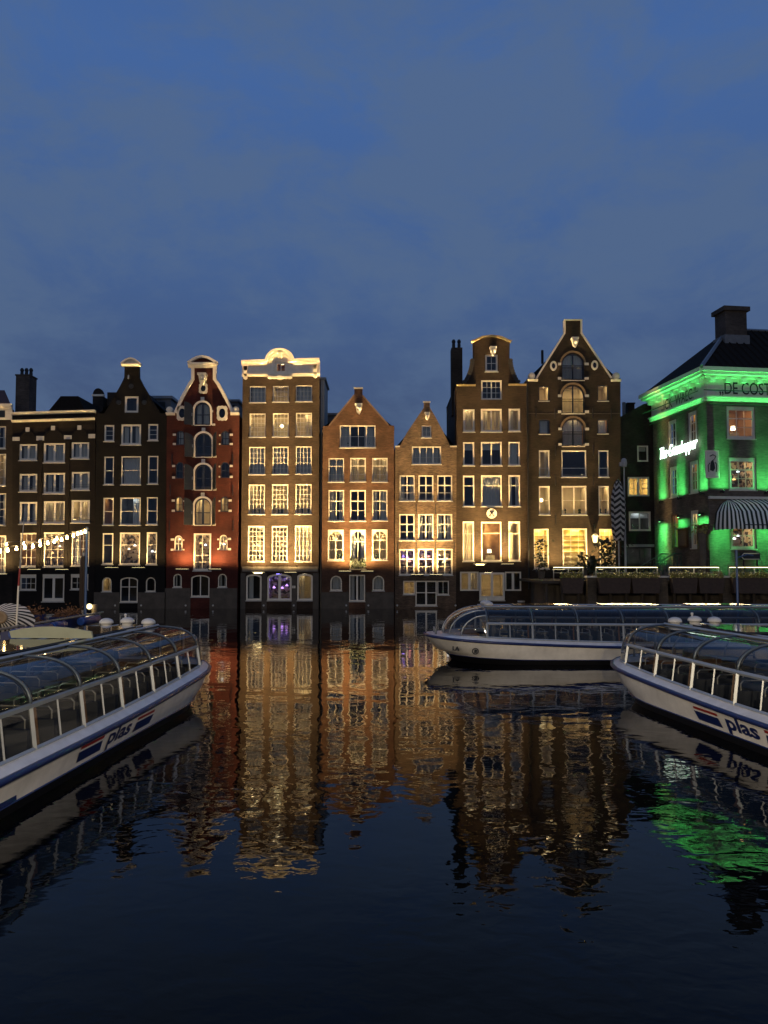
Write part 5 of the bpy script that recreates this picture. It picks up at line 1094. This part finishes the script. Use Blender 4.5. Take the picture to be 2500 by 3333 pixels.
    if text:
        for s in (-1, 1):
            c = 7.55
            tm, w = text_mb('plas', .62, .018); k = 1.08 / w; za = min(v[2] for v in tm.v); zb = max(v[2] for v in tm.v); tm.v = [(x * k - .54, 0, .195 + (z - za) / (zb - za) * .40) for x, y, z in tm.v]; decal(tm, c, s, 'lettering', navy)
            for off in (-1.22, 1.22):
                f = MB(); f.grid(lambda i, j: (off - .46 + .92 * i + (.06 * (j - .5) if off > 0 else -.06 * (j - .5)), 0, .26 + .19 * j), 4, 1); decal(f, c, s, 'flag_blue', navy)
                f = MB(); f.grid(lambda i, j: (off - .46 + .92 * i + (.02 if off > 0 else -.02), 0, .49 + .055 * j), 4, 1); decal(f, c, s, 'flag_red', flagred)
    if logo:
        s = 1; ring = MB(); cx, cz, r = 1.75, .50, .12
        for k in range(16):
            a0, a1 = 2 * math.pi * k / 16, 2 * math.pi * (k + 1) / 16; ring.quad(*[(rr * math.cos(a) , 0, cz + rr * math.sin(a)) for rr, a in ((r, a0), (r, a1), (r * .72, a1), (r * .72, a0))])
        ring.quad((-.05, 0, cz - .06), (.05, 0, cz - .06), (.06, 0, cz + .05), (-.03, 0, cz + .07)); decal(ring, cx, s, 'bow_logo', rubber)
        tm, w = text_mb('LA', .2, .01); tm.v = [(x, 0, .5 + z) for x, y, z in tm.v]; decal(tm, .95, s, 'lettering', rubber)
    return e
BL = boat('tour_boat', 'glass-roofed tour boat with sage hatch visor, plas lettering reading towards its bow', (-6.5, 22.5), R(90 - 4), hatch=True)
BR = boat('tour_boat', 'glass-roofed tour boat lying beside the blank-hulled boat, plas lettering reading away from its bow', (7.95, 23.0), R(90 + 7.9))
BM = boat('tour_boat', 'glass-roofed tour boat lying broadside with blank white hull and round bow logo', (1.55, 29.9), R(180), L=22, text=False, logo=True)

# ------------------------------------------------------------------ jetty on the left with rail, rolled tarpaulins, plants, light string
JX = -12.0; jt = empty('jetty', (JX, 29, 0), 0, 'floating jetty with metal rail beyond the visor-roofed tour boat', 'jetty')
MB().box(-3.2, .25, -9, 4.2, .35, .6).build('deck', deckw, jt)
for y in (-8, -4, 0, 4): MB().tube([(-.2, y, -.5), (-.2, y, .5)], .16, 8).build('pile', deckw, jt)
MB().tube([(0, -9, 1.6), (0, 4.0, 1.6)], .045, 6).build('top_rail', mat('bleached_wood', (.30, .25, .18), .7), jt); MB().tube([(0, -9, 1.15), (0, 4.0, 1.15)], .025, 6).build('lower_rail', zinc, jt)
for y in (-7.5, -5.2, -2.9, -.6, 1.7, 3.6): MB().tube([(0, y, .6), (0, y, 1.6)], .03, 6).build('rail_post', zinc, jt)
tarp = mat('blue_tarpaulin', (.012, .03, .17), .35, var=.25, vscale=3)
for y0, y1, lab in ((24.7, 27.4, 'rolled blue tarpaulin tied under the jetty rail, with disc end'), (27.6, 28.6, 'short rolled blue tarpaulin tied under the jetty rail'), (30.2, 32.0, 'blue tarpaulin roll below the globe lamp on the jetty')):
    e = empty('tarpaulin_roll', (JX + .14, y0, 1.40), 0, lab, 'tarpaulin'); L_ = y1 - y0
    MB().tube([(0, 0, 0), (0, .05, 0), (0, L_ * .3, .01), (0, L_ * .6, -.012), (0, L_, 0)], [.15, .17, .165, .175, .16], 12).build('roll', tarp, e, smooth=True)
    dk_ = MB(); dk_.v = []; dk_.lathe([(.15, 0), (.13, .02), (.09, .02), (.08, .005), (.03, .01), (.001, .012)], 14); dk_.v = [(x, -z, y) for x, y, z in dk_.v]; dk_.build('end_disc', mat('tarp_light', (.02, .08, .32), .4), e)
    for t in (.2, .8): MB().tube([(-.14, L_ * t, .2), (0, L_ * t, .19), (.17, L_ * t, 0), (0, L_ * t, -.18)], .015, 4).build('strap', blackiron, e)
heath = mat('dry_heather', (.16, .075, .03), .8, var=.4, vscale=6); bluebox = mat('blue_planter', (.012, .022, .10), .45)
for i, (y0, y1, dx, zt, lab) in enumerate(((25.6, 27.8, -.45, 1.55, 'blue planter of dry heather beside the striped parasol'), (27.2, 29.4, -1.1, 1.75, 'blue planter of brown heather in the middle of the jetty'), (29.4, 31.6, -.5, 1.62, 'blue planter of brown heather beside the blue flagpole'))):
    e = empty('planter', (JX + dx, (y0 + y1) / 2, .6), 0, lab, 'planter', 'blue planters on the jetty'); w = (y1 - y0) / 2
    MB().box(-.25, .25, -w, w, 0, zt - .6).build('box', bluebox, e); tag(leaves(MB(), 520, lambda: (random.gauss(0, .17), random.uniform(-w, w), zt - .6 + abs(random.gauss(0, .13))), .06).build('foliage', heath, e, recalc=False), kind='stuff')
# blue pole, furled dark parasol, globe lamp post
pp = at_depth(283, 1722, 31.0); e = empty('flagpole', (pp.x, 31.0, .6), 0, 'blue pole holding the string of light bulbs at the jetty end', 'pole')
polem = mat('blue_pole', (.035, .085, .20), .4); MB().tube([(0, 0, 0), (0, 0, pp.z - .6)], [.055, .045], 8).build('shaft', polem, e); MB().ball((0, 0, pp.z - .58), .07, 8, 5).build('finial', zinc, e); MB().box(-.15, .15, -.15, .15, 0, .05).build('base', zinc, e)
q = at_depth(270, 1900, 31.4); zt = at_depth(270, 1808, 31.4).z; zb = at_depth(270, 1985, 31.4).z
parasol_closed((q.x, 31.4, .6), zb - .6, zt - .6, .125, 'furled dark brown parasol beside the blue pole', mat('brown_canvas', (.022, .014, .01), .9), stripes=False)
q = at_depth(308, 1972, 32.2); e = empty('lamp_post', (q.x, 32.2, 0), 0, 'wooden jetty post with a glowing globe lamp', 'lamp post')
MB().lathe([(.13, -.5), (.12, q.z + .05), (.001, q.z + .08)], 10).build('post', mat('weathered_wood', (.17, .13, .08), .8, var=.3), e); MB().ball((-.17, -.12, q.z - .02), .12, 12, 8).build('globe', emit('globe_glow', (1, .86, .45), 2.6), e, smooth=True); MB().tube([(-.17, -.12, q.z - .2), (-.17, -.12, q.z - .13)], .06, 8).build('lamp_holder', blackiron, e)
ld = bpy.data.lights.new('globe_lamp', 'POINT'); ld.energy = 12; ld.color = (1, .78, .4); ld.shadow_soft_size = .14; o = bpy.data.objects.new('globe_lamp', ld); COL.objects.link(o); o.parent = e; o.location = (-.17, -.3, q.z + .02)
# leaning red and white boat staff
a, b = at_depth(53, 2000, 25.5), at_depth(78, 1690, 25.5); e = empty('boat_staff', (a.x, 25.5, a.z), 0, 'thin leaning staff with red and white lower part behind the striped parasol', 'staff'); v = b - a
MB().tube([(0, 0, -.9), tuple(v * .30)], .03, 6).build('white_part', white, e); MB().tube([tuple(v * .30), tuple(v * .48)], .03, 6).build('red_part', flagred, e); MB().tube([tuple(v * .48), tuple(v)], [.025, .012], 6).build('shaft', zinc, e)
# striped parasol lying on its side, vent cap towards us
e = empty('striped_parasol', (-12.6, 25.6, 1.9), 0, 'black and white striped parasol lying on its side with round tan cap', 'parasol')
st_m = striped('beach_stripes', (.03, .028, .027), (.62, .58, .52)); mb = MB()
mb.grid(lambda a, b_: (.86 * (.22 + .78 * b_) * math.cos(a * 2 * math.pi), -.35 + .75 * b_ ** 1.2 + .04 * math.sin(a * 16 * math.pi) * b_, .62 * (.22 + .78 * b_) * math.sin(a * 2 * math.pi) - .2 * b_), 64, 8, su=lambda a, b_: a * 22 + b_ * 2.6); mb.build('canopy', st_m, e, recalc=False, smooth=True)
cap = MB(); cap.lathe([(.3, 0), (.28, .06), (.2, .07), (.19, .04), (.11, .07), (.1, .04), (.001, .06)], 18); cap.v = [(x, -z - .34, y * .75) for x, y, z in cap.v]; cap.build('vent_cap', mat('tan_canvas', (.24, .17, .10), .8), e, smooth=True); MB().tube([(0, -.3, 0), (.0, 1.6, -.9)], .035, 6).build('pole', woodm, e)
# string of bulbs: two spans hung from the blue pole
bulbm = emit('bulb_glow', (1, .66, .24), 45.0)
def light_string(name, label, pts, Ya, Yb):
    e = empty(name, (pp.x, 31.0, pp.z), 0, label, 'string lights', 'strings of light bulbs over the jetty'); org = Vector((pp.x, 31.0, pp.z)); wire = []
    for i, (zx, zy) in enumerate(pts):
        px, py = zx * .208, 1660 + zy * .208; Y = Ya + (Yb - Ya) * i / (len(pts) - 1); p = at_depth(px, py, Y) - org; wire.append(p + Vector((0, 0, .12)))
        MB().lathe([(.02, .09), (.025, .05), (.05, 0), (.042, -.04), (.001, -.06)], 8, tuple(p)).build('bulb', bulbm, e, smooth=True)
    wire = [Vector((0, 0, -.05))] + wire; MB().tube(wire, .012, 4).build('cable', blackiron, e)
light_string('light_string', 'nearer string of glowing bulbs sagging from the blue pole', [(1330, 340), (1270, 362), (1215, 378), (1150, 405), (1050, 435), (965, 465), (850, 495), (748, 520), (630, 550), (515, 570), (390, 585), (258, 608), (120, 632), (0, 645), (-130, 655), (-260, 660)], 30.9, 25.0)
light_string('light_string', 'farther string of glowing bulbs running off behind the blue pole', [(890, 450), (625, 495), (372, 530), (105, 540), (-120, 545)], 32.0, 38.0)
# rail, post and blue pole at the right-hand jetty
rj = empty('jetty', (18.0, 35.0, 0), 0, 'small jetty with metal rail behind the blank-hulled tour boat', 'jetty')
MB().box(-2.0, 8, -1, 1.6, .5, .75).build('deck', deckw, rj); MB().tube([(-1.6, -.9, 1.62), (7, -.9, 1.62)], .03, 6).build('top_rail', zinc, rj); MB().tube([(-1.6, -.9, 1.25), (7, -.9, 1.25)], .025, 6).build('lower_rail', zinc, rj)
for x in (-1.6, -.4, .8, 2, 3.2): MB().tube([(x, -.9, .75), (x, -.9, 1.62)], .028, 6).build('rail_post', zinc, rj)
for x in (-1.8, 3): MB().tube([(x, 0, -.5), (x, 0, .6)], .16, 8).build('pile', deckw, rj)
q = at_depth(2397, 1790, 34.4); e = empty('flagpole', (q.x, 34.4, .75), 0, 'slim blue pole rising in front of the awning from the right jetty', 'pole'); MB().tube([(0, 0, 0), (0, 0, q.z - .75)], .05, 8).build('shaft', polem, e); MB().tube([(0, 0, q.z - 1.1), (.5, 0, q.z - .95), (.75, 0, q.z - 1.0)], .03, 5).build('arm', polem, e); MB().box(-.14, .14, -.14, .14, 0, .04).build('base', zinc, e)
q = at_depth(2436, 1990, 35.6); e = empty('mooring_post', (q.x, 35.6, 0), 0, 'square pale-topped mooring post on the right jetty', 'post'); MB().box(-.13, .13, -.13, .13, -.5, q.z - .2).build('post', mat('weathered_wood', (.17, .13, .08)), e); MB().box(-.16, .16, -.16, .16, q.z - .2, q.z).build('cap', mat('yellowed_paint', (.42, .36, .18), .6), e)

# ------------------------------------------------------------------ street lamps of the near quay, behind the viewer
lampg = emit('street_globe', (1, .84, .62), 14.0)
for i, (x, y, lab) in enumerate(((-27.0, -5.5, 'old street lamp on the near quay, first beside the visor-roofed boat'), (-12.5, -5.5, 'old street lamp on the near quay, second from the visor-roofed boat'), (1.6, -4.5, 'old street lamp on the near quay, third from the visor-roofed boat'), (41.0, -5.5, 'old street lamp on the near quay, fourth from the visor-roofed boat'))):
    e = empty('street_lamp', (x, y, 2.0), 0, lab, 'street lamp', 'street lamps on the near quay')
    MB().lathe([(.2, 0), (.2, .5), (.09, .7), (.06, 4.4)], 10).build('pole', gp, e); MB().lathe([(.16, 4.4), (.26, 4.95), (.24, 5.0)], 6).build('lantern', lampg, e); MB().lathe([(.3, 5.0), (.12, 5.25), (.001, 5.4)], 6).build('lantern_roof', gp, e)
    ld = bpy.data.lights.new('street_light', 'POINT'); ld.energy = 8800; ld.color = (1, .80, .55); ld.shadow_soft_size = .25; o = bpy.data.objects.new('street_light', ld); COL.objects.link(o); o.parent = e; o.location = (0, 0, 4.05)
